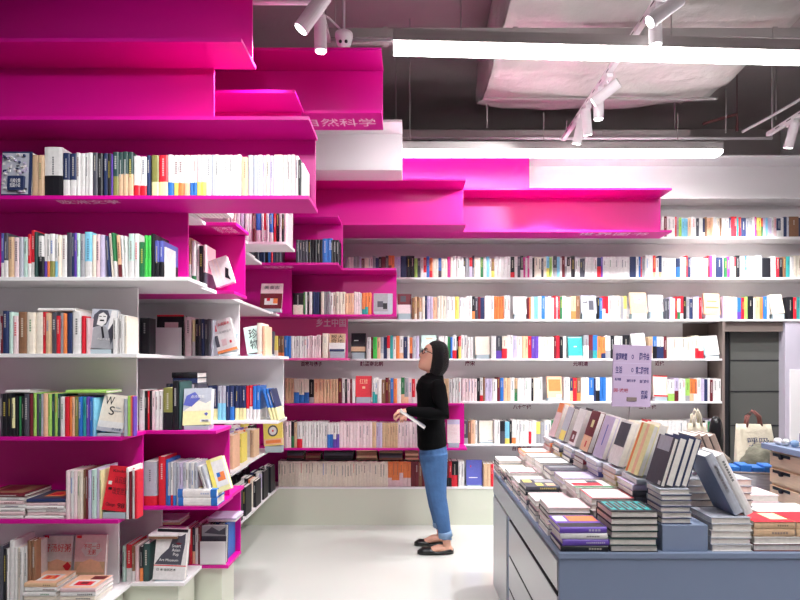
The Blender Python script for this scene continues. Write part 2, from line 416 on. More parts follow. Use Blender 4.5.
# ---------------------------------------------------------------- books on the stepped shelves at left
d0 = dk(0) + 0.014
shelf_row('''0 31 151 *;32 38 155 t;38 44 155.5 t;44.2 62 147 w.42k;62.8 69.6 153 n.38w;70 76.6 153.5 n.38w;76.8 80.3 153 w;80.4 84.3 153.2 w;84.4 88.5 153 w;88.6 92.8 153 w;
93 97.8 153 d;98 102.8 153.5 k;103 107.3 153 n;107.5 111 153.5 k;111.1 112.6 154 v;112.8 118.3 152 j.45O;118.5 122.8 152.3 j.5t;123 128 152 j.5t;128.2 133.3 152.4 j.5t;
133.6 139.8 156 w.27r;140 146 156.3 w.27r;146.4 150 155 n;151.2 158.4 155 O.35z;158.7 167.4 155 r.35z;168 173.4 155 w.33b;173.6 178.3 155 w.33y;178.5 183.8 155.5 w.32o;184 189.3 155 c.32q;
189.6 193.3 155 w.33b;193.5 196.9 155.2 w.33b;197.1 201.4 155 P.34y;201.6 205.8 155 w.34y;206 211.2 155 w;211.4 214.8 155 x;215 219 155 w;219.2 223.8 155.3 w;224 228.6 155 w;228.8 232.8 155 w;233 237 155.2 w;237.2 241.3 155 w;
241.6 247.6 157 q;248 252.8 155 x;253 257.8 155.3 x;258 262.3 155 w;262.5 266 155.6 i;266.2 269.8 155 c;270 273.8 156 i;274 282.8 155 c;283 287 155 w;287.2 291 155.3 w;291.2 295 155 w;295.2 298.4 156 p;298.6 301 160 k;301.2 303.5 163 w''',
 d0, (LV[5],), 'uppermost magenta shelf at left', 'books on the uppermost magenta shelf')
shelf_row('''0 3.4 233 B.33w;3.6 8 233 d.38w;8.3 13.8 237 t;14 18.8 237.5 p;19 22.8 237 x;23 26.8 237 u;27.1 30.6 234 r.32w;30.8 34.8 230 r.32w;35 37.7 232 j;38 43.6 236 w.5k;
44 47.3 234 w.37v;47.5 49.9 234.5 w.37o;50.1 54.8 234 w.37O;55 57.8 234.5 w.37s;58 60.8 235 c;61 65.8 235 w;66.1 70.9 232.5 d;71.1 74 233 n;74.2 76.9 233 v;77.1 80 233.5 u;80.2 84.4 234 e;84.7 91.8 232 s.35w;
92 95.8 235 c;96 99.8 234.5 P;100 104.6 235 i;108.4 110.8 236 n -4;111.2 114.3 233.5 c -4;114.7 117.6 233 g.36w -4;118 122 235 q.3m -3;122.4 124.7 235.5 w -3;125 127.6 236 w -2;
128 133.2 233.5 u.38w;133.5 138.3 233.5 w;138.6 144.3 242 g;144.6 147.6 235.5 G;147.8 150.8 235.5 G;151.1 154.8 234 k;155.1 159.4 241 B.42k;159.6 163.8 241 B.42k;164.2 166 247 w D0.11''',
 d0, (LV[4],), 'second shelf down at far left', 'books on the second shelf at left')
shelf_row('''0 2.8 316 m;3 8.3 311 n;8.5 12.8 312 u;13 18.4 316 p;18.7 26.8 312 f;27 34.8 312.5 c;35 42.3 312.5 c;42.5 46 312 r;46.2 50.8 313 t;51 55.8 312 d;56 60.3 316 r;60.5 63.4 313 e;63.6 66.8 313.5 o;
67.1 71.8 313 n;72.2 80.6 311.5 w;81.5 84.8 316 r;85.4 89 318 P;113 117 318 w;119 121.4 314.5 w D0.11;121.6 124.4 315 w D0.11;124.6 128 316 c D0.105''',
 d0, (LV[3],), 'third shelf down at far left', 'books on the third shelf at left')
shelf_row('''0 2.3 394 d;2.6 7.8 394 k;8 11.8 394 k;12.1 15.3 398 z.22k;15.6 18.4 396 k;18.6 20.6 397 g;20.8 23.8 397 k;24 28.8 394 d;29.1 32.3 394 m;32.6 35.8 393 l;36 38.3 394 d;38.5 40.4 394 g;40.6 43.3 394.5 x;43.5 47.8 393.5 q;
48 51.3 394 l;51.5 53.8 394 j;54 57.4 393.5 l;57.6 60 394 j;60.3 64.7 397 w;65 68.8 397 r;69 71.8 397.3 o;72 74.4 397.4 q;74.6 78.3 397 O;78.6 82 397 b;82.2 85.8 397.3 a;86 89.2 397 v;89.6 92.4 398 b;92.6 95 398 s;123.5 126.8 399 x D0.03;127 129.8 396 l D0.03;130 131.6 396 o D0.03;131.8 133.2 396.4 h D0.03;133.4 134.6 396.6 v D0.03''',
 d0, (LV[2],), 'fourth shelf down at far left', 'books on the fourth shelf at left')
shelf_row('''66 69.8 471 p;70 73.4 471.3 w;73.6 76.8 471 p;77 79.8 471.5 c;80 82.8 472 c;83 85.6 470 f;85.9 88.2 470 m;88.4 91 470.5 i;91.2 96 470 u;96.2 98.6 469 i;98.8 101 471 z;126.5 129 468 w;129.2 131.5 472 m D0.09;131.8 134 470 w D0.07;134.2 137 471 r D0.06''',
 d0, (LV[1],), 'fifth shelf down at far left', 'books on the fifth shelf at left')
shelf_row('''0 3.3 546 d;3.6 6.6 549 k;6.9 9 549 w;9.3 14 541 w;14.3 17 548 w;17.3 20 548.3 c;20.3 23 548 w;23.3 26.5 547 w;27 31 541 f D0.06;31.3 35.5 541 f D0.04''',
 d0, (LV[0],), 'lowest shelf at far left', 'books on the lowest shelf at left')
# second step
d1 = dk(1) + 0.014
shelf_row('''139 144.5 390 w;144.7 147 391 k;147.2 149 391 r;149.2 151.2 391 k;151.4 155 391 p;155.2 158.8 391.5 w;159 162.2 391 w;163 172.2 388 O.42k;172.6 178.2 381 k;178.5 180 382 j''',
 d1, (LV[2],), 'magenta shelf beside dune-covered book', 'books beside the desert covered book')
shelf_row('''143.5 156.5 462 x.22r;158 165 457 r;165.4 167.8 460 b.24b;168 170.3 463 x.24b;170.5 172.8 463 w.24r;173 176 463 x.24b;176.2 179.2 463 x;179.4 182.4 463 i;182.6 185.6 463 x;185.8 188.2 463 w;188.4 191 463.5 x;191.2 194 463 w;194.2 197.4 463 x;209 212 466 w -17 D0.1;212.4 215.4 466 x -17 D0.1''',
 d1, (LV[1],), 'magenta shelf of lying blue-white books', 'books beside the lying blue and white ones')
shelf_row('''122.5 125.6 546 u;126 131.8 545 r.36w;132.3 134.8 546 f.3w;135.1 138.6 546 P;139.2 142.6 547 k.38o;143 149.2 544 j''',
 d1, (LV[0],), 'lowest shelf beside cat-covered book', 'books beside the cat covered book')
d2 = dk(2) + 0.014
shelf_row('''189 191.5 238 t.5w;192 195.8 241 w.3g;196.2 199 244 w;199.3 203.2 246 k;203.6 206.6 245 P.4d''',
 d2, (LV[4],), 'small magenta box high at left', 'books in the small high magenta box')
shelf_row('''140 149.5 318 k D0.08''', dk(2) + 0.014, (LV[3],), 'left of the blank white card', 'books on the white shelf with the tilted ones')
run_row('w3 r3 d3 w3 m2', 186, dk(2) + 0.012, LV[0], 0.20, 0.21); run_row('w4 p4 w3 m3 g3 n3 w3 e3 b2', 199, dk(2) + 0.082, LV[0], 0.20, 0.212)
d3 = dk(3) + 0.014
shelf_row('''184.5 191 317 p;192 194.8 320 z.4w;195 198.3 319 k;198.5 201.3 319 d;201.5 204.3 319 n;204.5 207.3 319.3 d;207.5 210.3 319 d;210.5 213 320 x;257 262 323 c;262.3 266 326 q''',
 d3, (LV[3],), 'shelf of the two-character tilted book', 'books on the white shelf with the tilted ones')
shelf_row('''208 212.6 386 n.34z;212.8 217.3 386.3 n.34z;217.6 221.6 386 x.5s;221.8 225.8 386 x.5s;226.1 229.6 386 n;229.8 234 386 n.4b;234.8 238.4 386 n.36z;238.6 242 386.2 n.36z;242.2 245.6 386 n.36z;245.9 249 386 r.34w;249.2 252.6 385.6 r.4w;253 256.3 386 b.32w;256.5 259.8 386 b.32w;270.8 273.8 389 b.4z -16;274.1 277 389 b.4z -16;277.3 280.2 389 n.4z -16''',
 d3, (LV[2],), 'white shelf of blue-gold spines', 'blue and gold books on the white shelf')
d4 = dk(4) + 0.014
shelf_row('''226 229 204 c;229.2 232.6 206 w;233 236 207 c;236.3 240 206 w;240.3 244 207 i;245 248.5 208 w;248.8 252 207 w;252.3 255.6 212 m;256 261 209 b.36w;261.5 263.6 212 w;264 266 212 r.4w;266.3 269 212 w;269.3 273 210 b.3w;273.5 276 213 r;276.2 279 211 k;279.3 281.6 213 w;281.8 284 214 k;284.2 287 212 p''',
 d4, (LV[5],), 'small white box beside the magenta ones', 'books in the small white box', indiv=False)
# rows that step away down the left side
for k, px0, toks in ((5, 219, 'k4 d3 n3 w3 k4'), (6, 231, 'k4 w3 d4 k4'), (7, 241, 'w3 k4 o2 c3 k3'), (8, 250, 'n3 k3 w3 i3 k2'), (9, 258, 'd3 k3 w2 d3 k2')):
    run_row(toks, px0, dk(k) + 0.012, LV[0], 0.20, 0.235)
    run_row(toks, px0 - 26, dk(k) + 0.012, LV[0], 0.20, 0.235)
for k, px0, toks in ((3, 176, 'w4 k4 a4 w4 a3 k3 f3'), (4, 190, 'w4 a4 w4 c4 a4 w3 n4'), (5, 205, 'c4 w4 v4 w4 c4 w4 q4'), (6, 212, 'w4 c4 w4 v3 c4 w3 q4 y4'), (7, 222, 'w4 u4 w5 v3 p4 o3 c5 t4'), (8, 224, 'w4 c4 p4 w4 y4 q4 k4')):
    run_row(toks, px0, dk(k) + 0.012, LV[1], 0.19, 0.235)
run_row('w3x3 r4 w4 d3x4 n3x2 k3 b3 r2 n2 d3x2', 250 - 20, dk(7) + 0.014, LV[5], 0.20, 0.22)
run_row('w4x2 r2 a3 w4 c3 w4 u3 r4 w3', 190, dk(6) + 0.012, LV[4], 0.17, 0.20)
run_row('w4x9', 188, dk(1) + 0.02, LV[5], 0.20, 0.22)
run_row('d3x4 k3x5 d4 k3x4', 296, dk(7) + 0.014, LV[5], 0.175, 0.185); run_row('b5x2', 322.5, dk(7) + 0.014, LV[5], 0.188, 0.19)
run_row('k10 _0.5 g1.5 w2 k2 w3 _1 n2x3 k2 c3 e2x3 w3 c3x4 q3x3 p2x3 w2 o/a3x2 o3 r3 k2 y5 |372.5', 293, dk(8) + 0.014, LV[4], 0.172, 0.19)
run_row('y/c4 f/o3x2 b3.5x2 w2.6x6 p2.5x4 p2x2', 274, dk(8) + 0.014, LV[3], 0.175, 0.19); run_row('c5.5', 322.3, dk(8) + 0.014, LV[3], 0.20, 0.205)
# ---------------------------------------------------------------- the long back wall
e = dB + 0.014
run_row('w3 m3 w4x2 r2 e2 l3 s2x3 q3 w5 d3 w4 n2 f2 q2x3 w4 c3 f2 w3.5x2 n2 r3x2 a2 r2 n5 e3.5x2 w2 h2 y/o4 r/g2 i3 s2 i4 w2 P3 n4/w w3 n3 x2 f10 n4 w4 c4x4 b3 w3x4 |822', 661, e, LV[6], 0.165, 0.185)
run_row('i2.5 p3x2 e3x2 i2 m3 c4 w2 p2 e3 n3 k3 m4 d3 o/m3x2 i3x2 n6 k4x2 l3 d3 w3 r/p3 b3 o/r3 c3x2 b/d3 c3x2 h3 c2 w4x2 w3 d2 e2x2 r/i3 d2 c3x2 g3 w3 s3 w2 f/y3 w3.2x5 k/r4 w3 d3 k3 h2 w2 h2 w3 k2 c3.5x2 d2 c3 s/y3 l2.5 w1 d/e4 s3 w2 m3 w2 k3 w1 k4 w2.5x2 d2.5x2 w3x4 n/r4 v2 w3x9 n6 w3 b2 r1 e3 w4x2 r/q3 w3 n/q3 w4 p2 w4x2 n/b4 w3x2 r2 n3 w4 c4x2 p5 r2 h3 w3 n7 w1 g3 h3 c4 r2 k4 w5 b2 c5x2 e5 k9 w5 r3 k4 f3 a4 w4 c4x3 n3 w4 b3 w4x2 |822', 345, e, LV[5], 0.17, 0.20)
run_row('f2.5 t2.5 f2 t3 c3 n2 i3x2 q4 c3x3 w4.5x2 y4 w3.5x2 w3x2 k/o3 d3 m2.5 n4 w3.2x3 o2.5x4 w3x2 |512.5', 412, e, LV[4], 0.19, 0.215)
run_row('m2 o1.5 w2.5 s2.5x2 c3 b3.5 w3 i3 w3 r2 w2 r2 g2.5 c3.5 w5 t/o5 f4 |580', 527.5, e, LV[4], 0.19, 0.215)
run_row('k2 b3 r/w3x2 w4x2 c4 e3.5 y3 h/i4 |630.5', 597.5, e, LV[4], 0.19, 0.215)
run_row('d2.5x2 i3 w3 r2 w/g3 r/w3 k3 e3 n3.5 w3 i3 r2.5 |702', 664.5, e, LV[4], 0.185, 0.21)
run_row('i3 c3x4 b/v4 r3 l3 k6 w2 t4.5 o3.5 b3.5 w3 k3 |770.5', 722.5, e, LV[4], 0.19, 0.21); run_row('k6 r3 a4 w4 c4x3 n3 w4 |822', 787.5, e, LV[4], 0.19, 0.21)
run_row('w4.5 m2 G4 q3.5 x3 n3.5 r/w3 a3 w3 o3.5 w4 n4 w2 o/m3 x3.5 i3 |420.5', 366.5, e, LV[3], 0.19, 0.21)
run_row('w3x3 g3 b2 w/r4 k2 r/y2.5 w3x2 |474.5', 438.5, e, LV[3], 0.19, 0.215)
run_row('w5 d/v6 c/r5 w3x2 i4 c5 q3x2 r3.5 v3.5x2 c3.8x4 m3 r3 k3.5 |567.5', 491, e, LV[3], 0.19, 0.215)
run_row('e5 m/d4 b/a4.5 o4 o/n4 w5 k4 w4x2 k7 |631.5', 584, e, LV[3], 0.19, 0.215); run_row('t4 b/k4 w/n7 m3 c5x2 c4.5x4 c/r4 c/r4.5 |703.5', 649, e, LV[3], 0.19, 0.21)
e9 = dk(9) + 0.014
run_row('t3x3 c/b5x3 k5 q4.5x2 t3x5 m4 w3 k2 p3 m2 |355', 285, e9, LV[2], 0.20, 0.215)
run_row('w/a2.5x2 w4 f4 m3 f2 b3 o3.5 w4 g3.5 e4 p3.5 r/w3 w3 t4x4 w3 t4x3 w3 |461', 372.5, e9, LV[2], 0.20, 0.22)
run_row('p3x5 k3 w/r3 f2 i3.5x2 w5 m3 b3.5 t3.5x2 w4 t/g3 w3.5x4 k2 c6 w3 t/b5 |546.5', 462, e, LV[2], 0.20, 0.22)
run_row('w3x2 n3 r4 f/o4 w/c4 w4 b5 n2 w/k4 b3x2 w4x8 |633', 564, e, LV[2], 0.20, 0.22); run_row('w4x2 r5x2 |653', 636, e, LV[2], 0.20, 0.21)
run_row('w/l6 i/m4 w3.5x2 l/e4.5 o/q4 o3 w4.5 i3 n3 w2.5 m3 w5 |721', 668.5, e, LV[2], 0.195, 0.21)
run_row('p3x4 k/g3 t3 w/r5 w2.8x9 w/b3x2 w/v3x2 p3.3x10 t4 i3x2 t2.6x6 p3.5x5 p4x6 |446', 279, e9, LV[1], 0.21, 0.225)
run_row('d/e6 f3 q4 w2.5 |478.5', 462, e, LV[1], 0.20, 0.215)
run_row('w3x2 k/d5 s/y4.5 k2.5 w/o4 w3.2x4 w/r2.5 w5 y/e4 e4 w3.5x2 g/a5 w4x2 c4x3 n3 w4x4 e4x4 w4x8 c4 r4 w4x10 |688', 494, e, LV[1], 0.195, 0.22)
run_row('w5x2 k/r5 w3 g3 i3 n2 w5 c4 w4 |721', 690, e, LV[1], 0.20, 0.22)
run_row('c2.75x40 o/P3.8x6 m4x2 f3 m3 t3x4 t4 m/k4x2 r/k3 k/r6 k0.5 |465.5', 278, e, LV[0], 0.225, 0.23)
run_row('t3.5x2 r3 w4 k4 w4x9 b4 w4x4 r4 w4x8 n4 w4x20 |720', 483.5, e, LV[0], 0.20, 0.22)
# books lying across the tops of the low rows
def lying(px0, px1, d, z0, n, th, cs, dep=0.15, yoff=0.03):
    for i in range(n):
        W = th; L = (px1 - px0) * d / F * random.uniform(0.94, 1.0)
        M = Matrix.Translation((X(px0, d) + random.uniform(0, 0.004), d + yoff + random.uniform(0, 0.008), z0 + i * (W + 0.0006) + W)) @ Matrix.Rotation(PI / 2, 4, 'Y')
        book(STUFF, W, L, dep, cols_of(cs[i % len(cs)])[0], M)
zt = LV[0] + 0.236
for px0, px1, n, cs in ((286, 303, 4, 'kmd'), (305, 320, 3, 'mf'), (323, 353, 4, 'kkd'), (356, 377, 5, 'ftf'), (379, 403, 5, 'fdk'), (405, 419, 4, 'tf')):
    lying(px0, px1, dB, zt, n, 0.02, cs)
lying(0, 26, dk(0), LV[2] + 0.202, 1, 0.012, 'wk'); lying(60, 102, dk(0), LV[2] + 0.20, 1, 0.014, 'l')
lying(32, 71, dk(0), LV[3] + 0.2005, 1, 0.014, 'w'); run_row('d4 n4 k5 d4 k4 n4 e3 d4', 166, dk(2) + 0.012, LV[2], 0.224, 0.226); lying(170, 196, dk(2), LV[2] + 0.2295, 2, 0.03, 'nk', yoff=0.02)
lying(146, 176, dk(1), LV[0] + 0.212, 2, 0.012, 'fw', yoff=0.02)
lying(150, 178, dk(2), LV[0] + 0.214, 2, 0.014, 'tw', yoff=0.02); lying(202, 232, dk(2), LV[0] + 0.2145, 2, 0.012, 'wi', yoff=0.08)
# ---------------------------------------------------------------- books shown cover-out, on small acrylic stands
def q(mb, u0, u1, v0, v1, c, lift=0.0007):
    """flat printed patch; u, v in the cover's own 0..1 frame (set mb.W, mb.H first)"""
    mb.box((u0 - 0.5) * mb.W, (u1 - 0.5) * mb.W, -lift, 0.0002, v0 * mb.H, v1 * mb.H, c)
def poly(mb, pts, c, lift=0.0008):
    mb.face([((u - 0.5) * mb.W, -lift, v * mb.H) for u, v in pts], c)
TXM = {}
def tmat(c):
    if c not in TXM: TXM[c] = mat('print_ink_' + CN[c].replace(' ', '_'), PAL[c], 0.5)
    return TXM[c]
def faceout(px0, px1, yt, yb, d, zs, label, base, prints=(), polys=(), texts=(), lean=14, roll=0, th=0.022, stand=True, pages=PAGE, indiv=True, group='books displayed cover-out'):
    W = (px1 - px0) * d / F; zb = Z(yb, d); H = (Z(yt, d) - zb) / math.cos(math.radians(lean)); x = X((px0 + px1) / 2, d)
    if zb < zs + 0.001: zb = zs + 0.001
    up = abs(math.sin(math.radians(roll))) * W / 2
    zb = max(zb, zs + up + 0.002)
    M = Matrix.Translation((x, d, zb)) @ Matrix.Rotation(-math.radians(lean), 4, 'X') @ Matrix.Rotation(math.radians(roll), 4, 'Y')
    t = 0.0025
    mb = MB(); c = PAL[base] if isinstance(base, str) else base
    mb.box(-W/2, W/2, 0, t, 0, H, c); mb.box(-W/2, W/2, th - t, th, 0, H, c); mb.box(-W/2, -W/2 + t, t, th - t, 0, H, c)
    o = mb.build('book', PRINT, bevel=0.0008); o.matrix_world = M
    tag(o, label, 'book', group); NBOOK[0] += 1
    p = MB(); p.box(-W/2 + t + 0.0002, W/2 - 0.004, t + 0.0002, th - t - 0.0002, 0.003, H - 0.003, pages); p.build('pages', PRINT, o)
    if prints or polys:
        p = MB(); p.W = W; p.H = H
        for i, a in enumerate(prints): q(p, a[0], a[1], a[2], a[3], PAL[a[4]], 0.0005 + 0.0002 * i)
        for i, (pts, cc) in enumerate(polys): poly(p, pts, PAL[cc], 0.0005 + 0.0002 * (len(prints) + i))
        p.build('cover_print', PRINT, o)
    lift = -0.0008 - 0.0002 * (len(prints) + len(polys))
    for s, u, v, w, h, c in texts:
        text_obj(s, w * W, h * H, frame(((u - 0.5) * W, lift, v * H), (1, 0, 0), (0, 0, 1)), tmat(c), o, 'title')
    if stand:
        b = MB(); hs = zb - zs - 0.0012 - up * 0.0
        la = math.radians(lean)
        sw = W * 0.44
        if hs > 0.003: b.box(-sw, sw, -0.003, 0.07, 0.0006, max(0.003, hs - (up * 0.9 if roll else 0)), (0, 0, 0))
        else: b.box(-sw, sw, th + 0.006, 0.09, 0.0006, 0.004)
        yb0 = (th + 0.004) / math.cos(la)
        zz = max(0.004, hs)
        P = [(-sw*0.8, yb0, zz), (sw*0.8, yb0, zz), (sw*0.8, yb0 + math.tan(la)*H*0.55, zz + H*0.55), (-sw*0.8, yb0 + math.tan(la)*H*0.55, zz + H*0.55)]
        P2 = [(a, y + 0.003, z) for a, y, z in P]
        b.rings([P, P2])
        s = b.build('book_stand', STAND, bevel=0.001); s.location = (x, d, zs)
        tag(s, 'acrylic stand under the ' + ' '.join(label.split(',')[0].split()[:12]), 'book stand', 'acrylic book stands')
    return o
d0 = dk(0)
faceout(0.5, 31, 150.5, 195.3, d0 + 0.012, LV[5], 'book with marbled navy and white cover facing out, leftmost on the uppermost magenta shelf', 'n', lean=3, th=0.03, stand=False,
        prints=[(0.02, 0.9, 0.03, 0.96, 'x')] + [(a, a + random.uniform(0.03, 0.1), b, b + random.uniform(0.02, 0.05), random.choice('wnwwdi')) for a, b in [(random.uniform(0.04, 0.8), random.uniform(0.05, 0.9)) for _ in range(70)]] + [(0.28, 0.8, 0.1, 0.42, 'n')],
        texts=[('毛姆全集\n短篇小说', 0.54, 0.26, 0.34, 0.2, 'w')])
faceout(86.5, 113, 308.5, 348.5, d0 + 0.03, LV[3], 'black and white portrait book of a man in a suit, third shelf at far left', 'e', lean=10, roll=3, th=0.02,
        prints=[(0, 1, 0, 1, 'x')], polys=[([(0.02, 0), (0.02, 0.28), (0.2, 0.55), (0.4, 0.6), (0.62, 0.55), (0.82, 0.35), (0.95, 0)], 'e'), ([(0.05, 0.5), (0.1, 0.85), (0.3, 0.98), (0.6, 0.97), (0.72, 0.8), (0.6, 0.6), (0.25, 0.55)], 'd'),
        ([(0.25, 0.6), (0.28, 0.86), (0.44, 0.92), (0.6, 0.84), (0.6, 0.66), (0.46, 0.56)], 'w'), ([(0.34, 0.69), (0.52, 0.69), (0.5, 0.73), (0.36, 0.73)], 'k'), ([(0.42, 0.55), (0.5, 0.55), (0.62, 0.28), (0.55, 0.25)], 'k'),
        ([(0.7, 0.5), (0.98, 0.5), (0.98, 0.98), (0.75, 0.98)], 'w'), ([(0.72, 0.45), (0.9, 0.7), (0.98, 0.4), (0.9, 0.1)], 'd'), ([(0.3, 0.8), (0.4, 0.8), (0.4, 0.82), (0.3, 0.82)], 'k'), ([(0.46, 0.8), (0.56, 0.8), (0.56, 0.82), (0.46, 0.82)], 'k')], texts=[('书信与人生', 0.6, 0.24, 0.5, 0.05, 'w')])
faceout(96, 122.5, 395, 431.5, d0 + 0.02, LV[2], 'cream book with large black letters W and S on its cover', 'c', lean=12, roll=7, th=0.06, prints=[(0, 1, 0, 1, 'x'), (0, 1, 0.14, 1, 'c'), (0.02, 0.98, 0.1, 0.27, 'w')],
        texts=[('W', 0.26, 0.82, 0.34, 0.22, 'k'), ('S', 0.42, 0.56, 0.2, 0.23, 'k'), ('William\nShakespeare', 0.64, 0.6, 0.3, 0.16, 'e'), ('莎士比亚', 0.75, 0.08, 0.36, 0.07, 'n')])
faceout(101.5, 127, 468, 511, d0 + 0.02, LV[1], 'red book with dark lettering facing out on the magenta fifth shelf', 'r', lean=10, roll=6, th=0.05, prints=[(0, 1, 0, 1, 'r'), (0.06, 0.2, 0.58, 0.66, 'w'), (0.1, 0.24, 0.46, 0.52, 'k')],
        texts=[('Kindness', 0.55, 0.9, 0.75, 0.06, 'k'), ('认识自己', 0.6, 0.7, 0.6, 0.16, 'm'), ('改变世界', 0.6, 0.45, 0.62, 0.16, 'm'), ('Change', 0.3, 0.13, 0.36, 0.1, 'k'), ('98', 0.72, 0.13, 0.28, 0.11, 'k')])
for i, (a, bq, s1, s2, cc) in enumerate(((39.5, 70.5, '好汤好粥', '滋补养生', 'x'), (72.5, 104, '不可一日\n无粥', '四季', 'P'))):
    faceout(a, bq, 541, 593, d0 + 0.165, LV[0] + 0.0, ('cookbook with pale cover and red title standing behind the first magazine pile' if i == 0 else 'cookbook with pinkish brown cover and oval title behind the second magazine pile'), cc, lean=6, th=0.02, stand=False,
            prints=[(0.02, 0.98, 0.02, 0.98, 'P' if i else 'w'), (0.02, 0.98, 0.02, 0.5, 't'), (0.05, 0.2, 0.94, 0.99, 'r')], polys=[([(0.02, 0.3), (0.2, 0.48), (0.5, 0.55), (0.8, 0.5), (0.98, 0.3)], 'q')] + ([([(0.2, 0.72), (0.35, 0.86), (0.7, 0.86), (0.88, 0.72), (0.7, 0.6), (0.35, 0.6)], 'w')] if i else [([(0.7, 0.42), (0.86, 0.5), (0.98, 0.42), (0.86, 0.3)], 'r')]),
            texts=[(s1, 0.5 if i == 0 else 0.54, 0.76 if i == 0 else 0.73, 0.86 if i == 0 else 0.5, 0.15 if i == 0 else 0.2, 'r')])
d1 = dk(1)
faceout(152.5, 184.5, 531, 580, d1 + 0.02, LV[0], 'black and white book showing a cat silhouette, on the lowest white shelf', 'w', lean=8, roll=2, th=0.025, prints=[(0, 1, 0, 1, 'w'), (0, 1, 0.27, 0.29, 'r'), (0.02, 0.98, 0.94, 1.0, 'k')],
        polys=[([(0.02, 0.3), (0.2, 0.48), (0.42, 0.62), (0.5, 0.78), (0.54, 0.92), (0.62, 0.86), (0.8, 0.87), (0.92, 0.92), (0.92, 0.7), (0.88, 0.5), (0.85, 0.3)], 'd'), ([(0.62, 0.72), (0.72, 0.74), (0.84, 0.72), (0.72, 0.69)], 'm')],
        texts=[('Smart\nAsian\nPop', 0.66, 0.58, 0.28, 0.24, 'w'), ('Art Museum', 0.45, 0.39, 0.6, 0.05, 'w'), ('日 本 当代艺术', 0.4, 0.2, 0.6, 0.05, 'k'), ('Swifts', 0.25, 0.86, 0.3, 0.05, 'e')])
faceout(182.5, 210.5, 388.5, 425, d1 + 0.02, LV[2], 'book with blue sky and pale dunes on its cover, cream band at foot', 'x', lean=12, roll=-2, th=0.04, prints=[(0, 1, 0.36, 1, 'x'), (0, 1, 0.0, 0.38, 'z'), (0.62, 0.98, 0.08, 0.15, 'w')],
        polys=[([(0, 0.38), (0.25, 0.5), (0.55, 0.66), (0.8, 0.58), (1, 0.66), (1, 0.38)], 'c'), ([(0, 0.55), (0.3, 0.5), (0.6, 0.72), (0.4, 0.9), (0.1, 0.8)], 'B'), ([(0.76, 0.3), (0.84, 0.34), (0.9, 0.3), (0.84, 0.24)], 'B')], texts=[('点沙成金', 0.5, 0.77, 0.5, 0.09, 'w'), ('畅销', 0.8, 0.11, 0.24, 0.06, 'n')])
faceout(201, 226, 529, 566.5, dk(2) + 0.02, LV[0], 'photo book behind a blank white card in the low magenta box', 'd', lean=4, th=0.03, stand=False, prints=[(0, 1, 0.72, 1, 'e')], polys=[([(0.1, 0.8), (0.4, 0.96), (0.7, 0.85), (0.95, 0.95), (0.95, 0.75)], 'd')])
d3 = dk(3)
o = faceout(156, 183, 315, 356, d3 + 0.03, LV[3], 'black book with red top edge behind a blank white card, white shelf', 'k', lean=3, th=0.05, stand=False, prints=[(0, 1, 0.96, 1, 'r'), (0.3, 0.8, 0.6, 0.82, 'P')])
for px0, px1, y0, y1, dd, zz, lb in ((154, 181.5, 327.5, 355.5, d3 + 0.012, LV[3], 'blank white card standing before the black red-topped book'), (200, 225.6, 541.5, 567, dk(2) + 0.004, LV[0], 'blank white card standing in the low magenta box')):
    b = MB(); w = (px1 - px0) * dd / F; h = Z(y0, dd) - zz - 0.001
    b.box(-w/2, w/2, 0, 0.002, 0, h); b.box(-w/2, w/2, 0, 0.012, 0, 0.002)
    s = b.build('blank_card', WHITE); s.location = (X((px0 + px1)/2, dd), dd, zz + 0.001); tag(s, lb, 'card', 'blank white cards')
faceout(218, 238, 318, 351.5, d3 + 0.03, LV[3], 'white book with red print leaning left on the white shelf', 'w', lean=10, roll=-16, th=0.03, prints=[(0, 1, 0, 0.08, 'o'), (0.0, 0.18, 0.2, 0.55, 'd'), (0.02, 0.2, 0.68, 0.9, 'r'), (0.3, 0.55, 0.2, 0.4, 'P'), (0.7, 0.8, 0.24, 0.32, 'r')], texts=[('人间草木', 0.6, 0.86, 0.6, 0.1, 'r'), ('生活的艺术', 0.6, 0.62, 0.6, 0.06, 'e')])
faceout(247, 263.5, 325.5, 352.5, d3 + 0.012, LV[3], 'pale book with two black brush characters, tilted on the white shelf', 'u', lean=10, roll=-11, th=0.03, texts=[('珍\n物', 0.52, 0.52, 0.5, 0.76, 'k')])
faceout(262.5, 273.5, 331, 354, dk(4) + 0.03, LV[3], 'dark grey book with white mark behind the two-character book', 'd', lean=8, th=0.02, stand=True, polys=[([(0.4, 0.3), (0.8, 0.6), (0.7, 0.65), (0.3, 0.35)], 'w')])
faceout(264, 283, 423, 445.5, dk(8) + 0.01, LV[1], 'yellow book with grey ring on its cover, end of low white shelf', 'y', lean=10, roll=-5, th=0.03, prints=[(0, 1, 0.04, 0.3, 'q'), (0.1, 0.9, 0.1, 0.24, 'o')],
        polys=[([(0.5 + 0.27*math.cos(a*PI/8), 0.64 + 0.25*math.sin(a*PI/8)) for a in range(16)], 'd'), ([(0.5 + 0.2*math.cos(a*PI/8), 0.64 + 0.18*math.sin(a*PI/8)) for a in range(16)], 'w'), ([(0.5 + 0.05*math.cos(a*PI/4), 0.64 + 0.05*math.sin(a*PI/4)) for a in range(8)], 'r')])
faceout(216, 235, 256, 284.5, dk(2) + 0.03, LV[4], 'white book with black brush mark tilted in the small magenta box', 'w', lean=6, roll=-19, th=0.03, stand=False, prints=[(0.2, 0.24, 0, 1, 'c'), (0.4, 0.44, 0, 1, 'c')], polys=[([(0.6, 0.25), (0.75, 0.6), (0.9, 0.5), (0.8, 0.3), (0.85, 0.1)], 'k')])
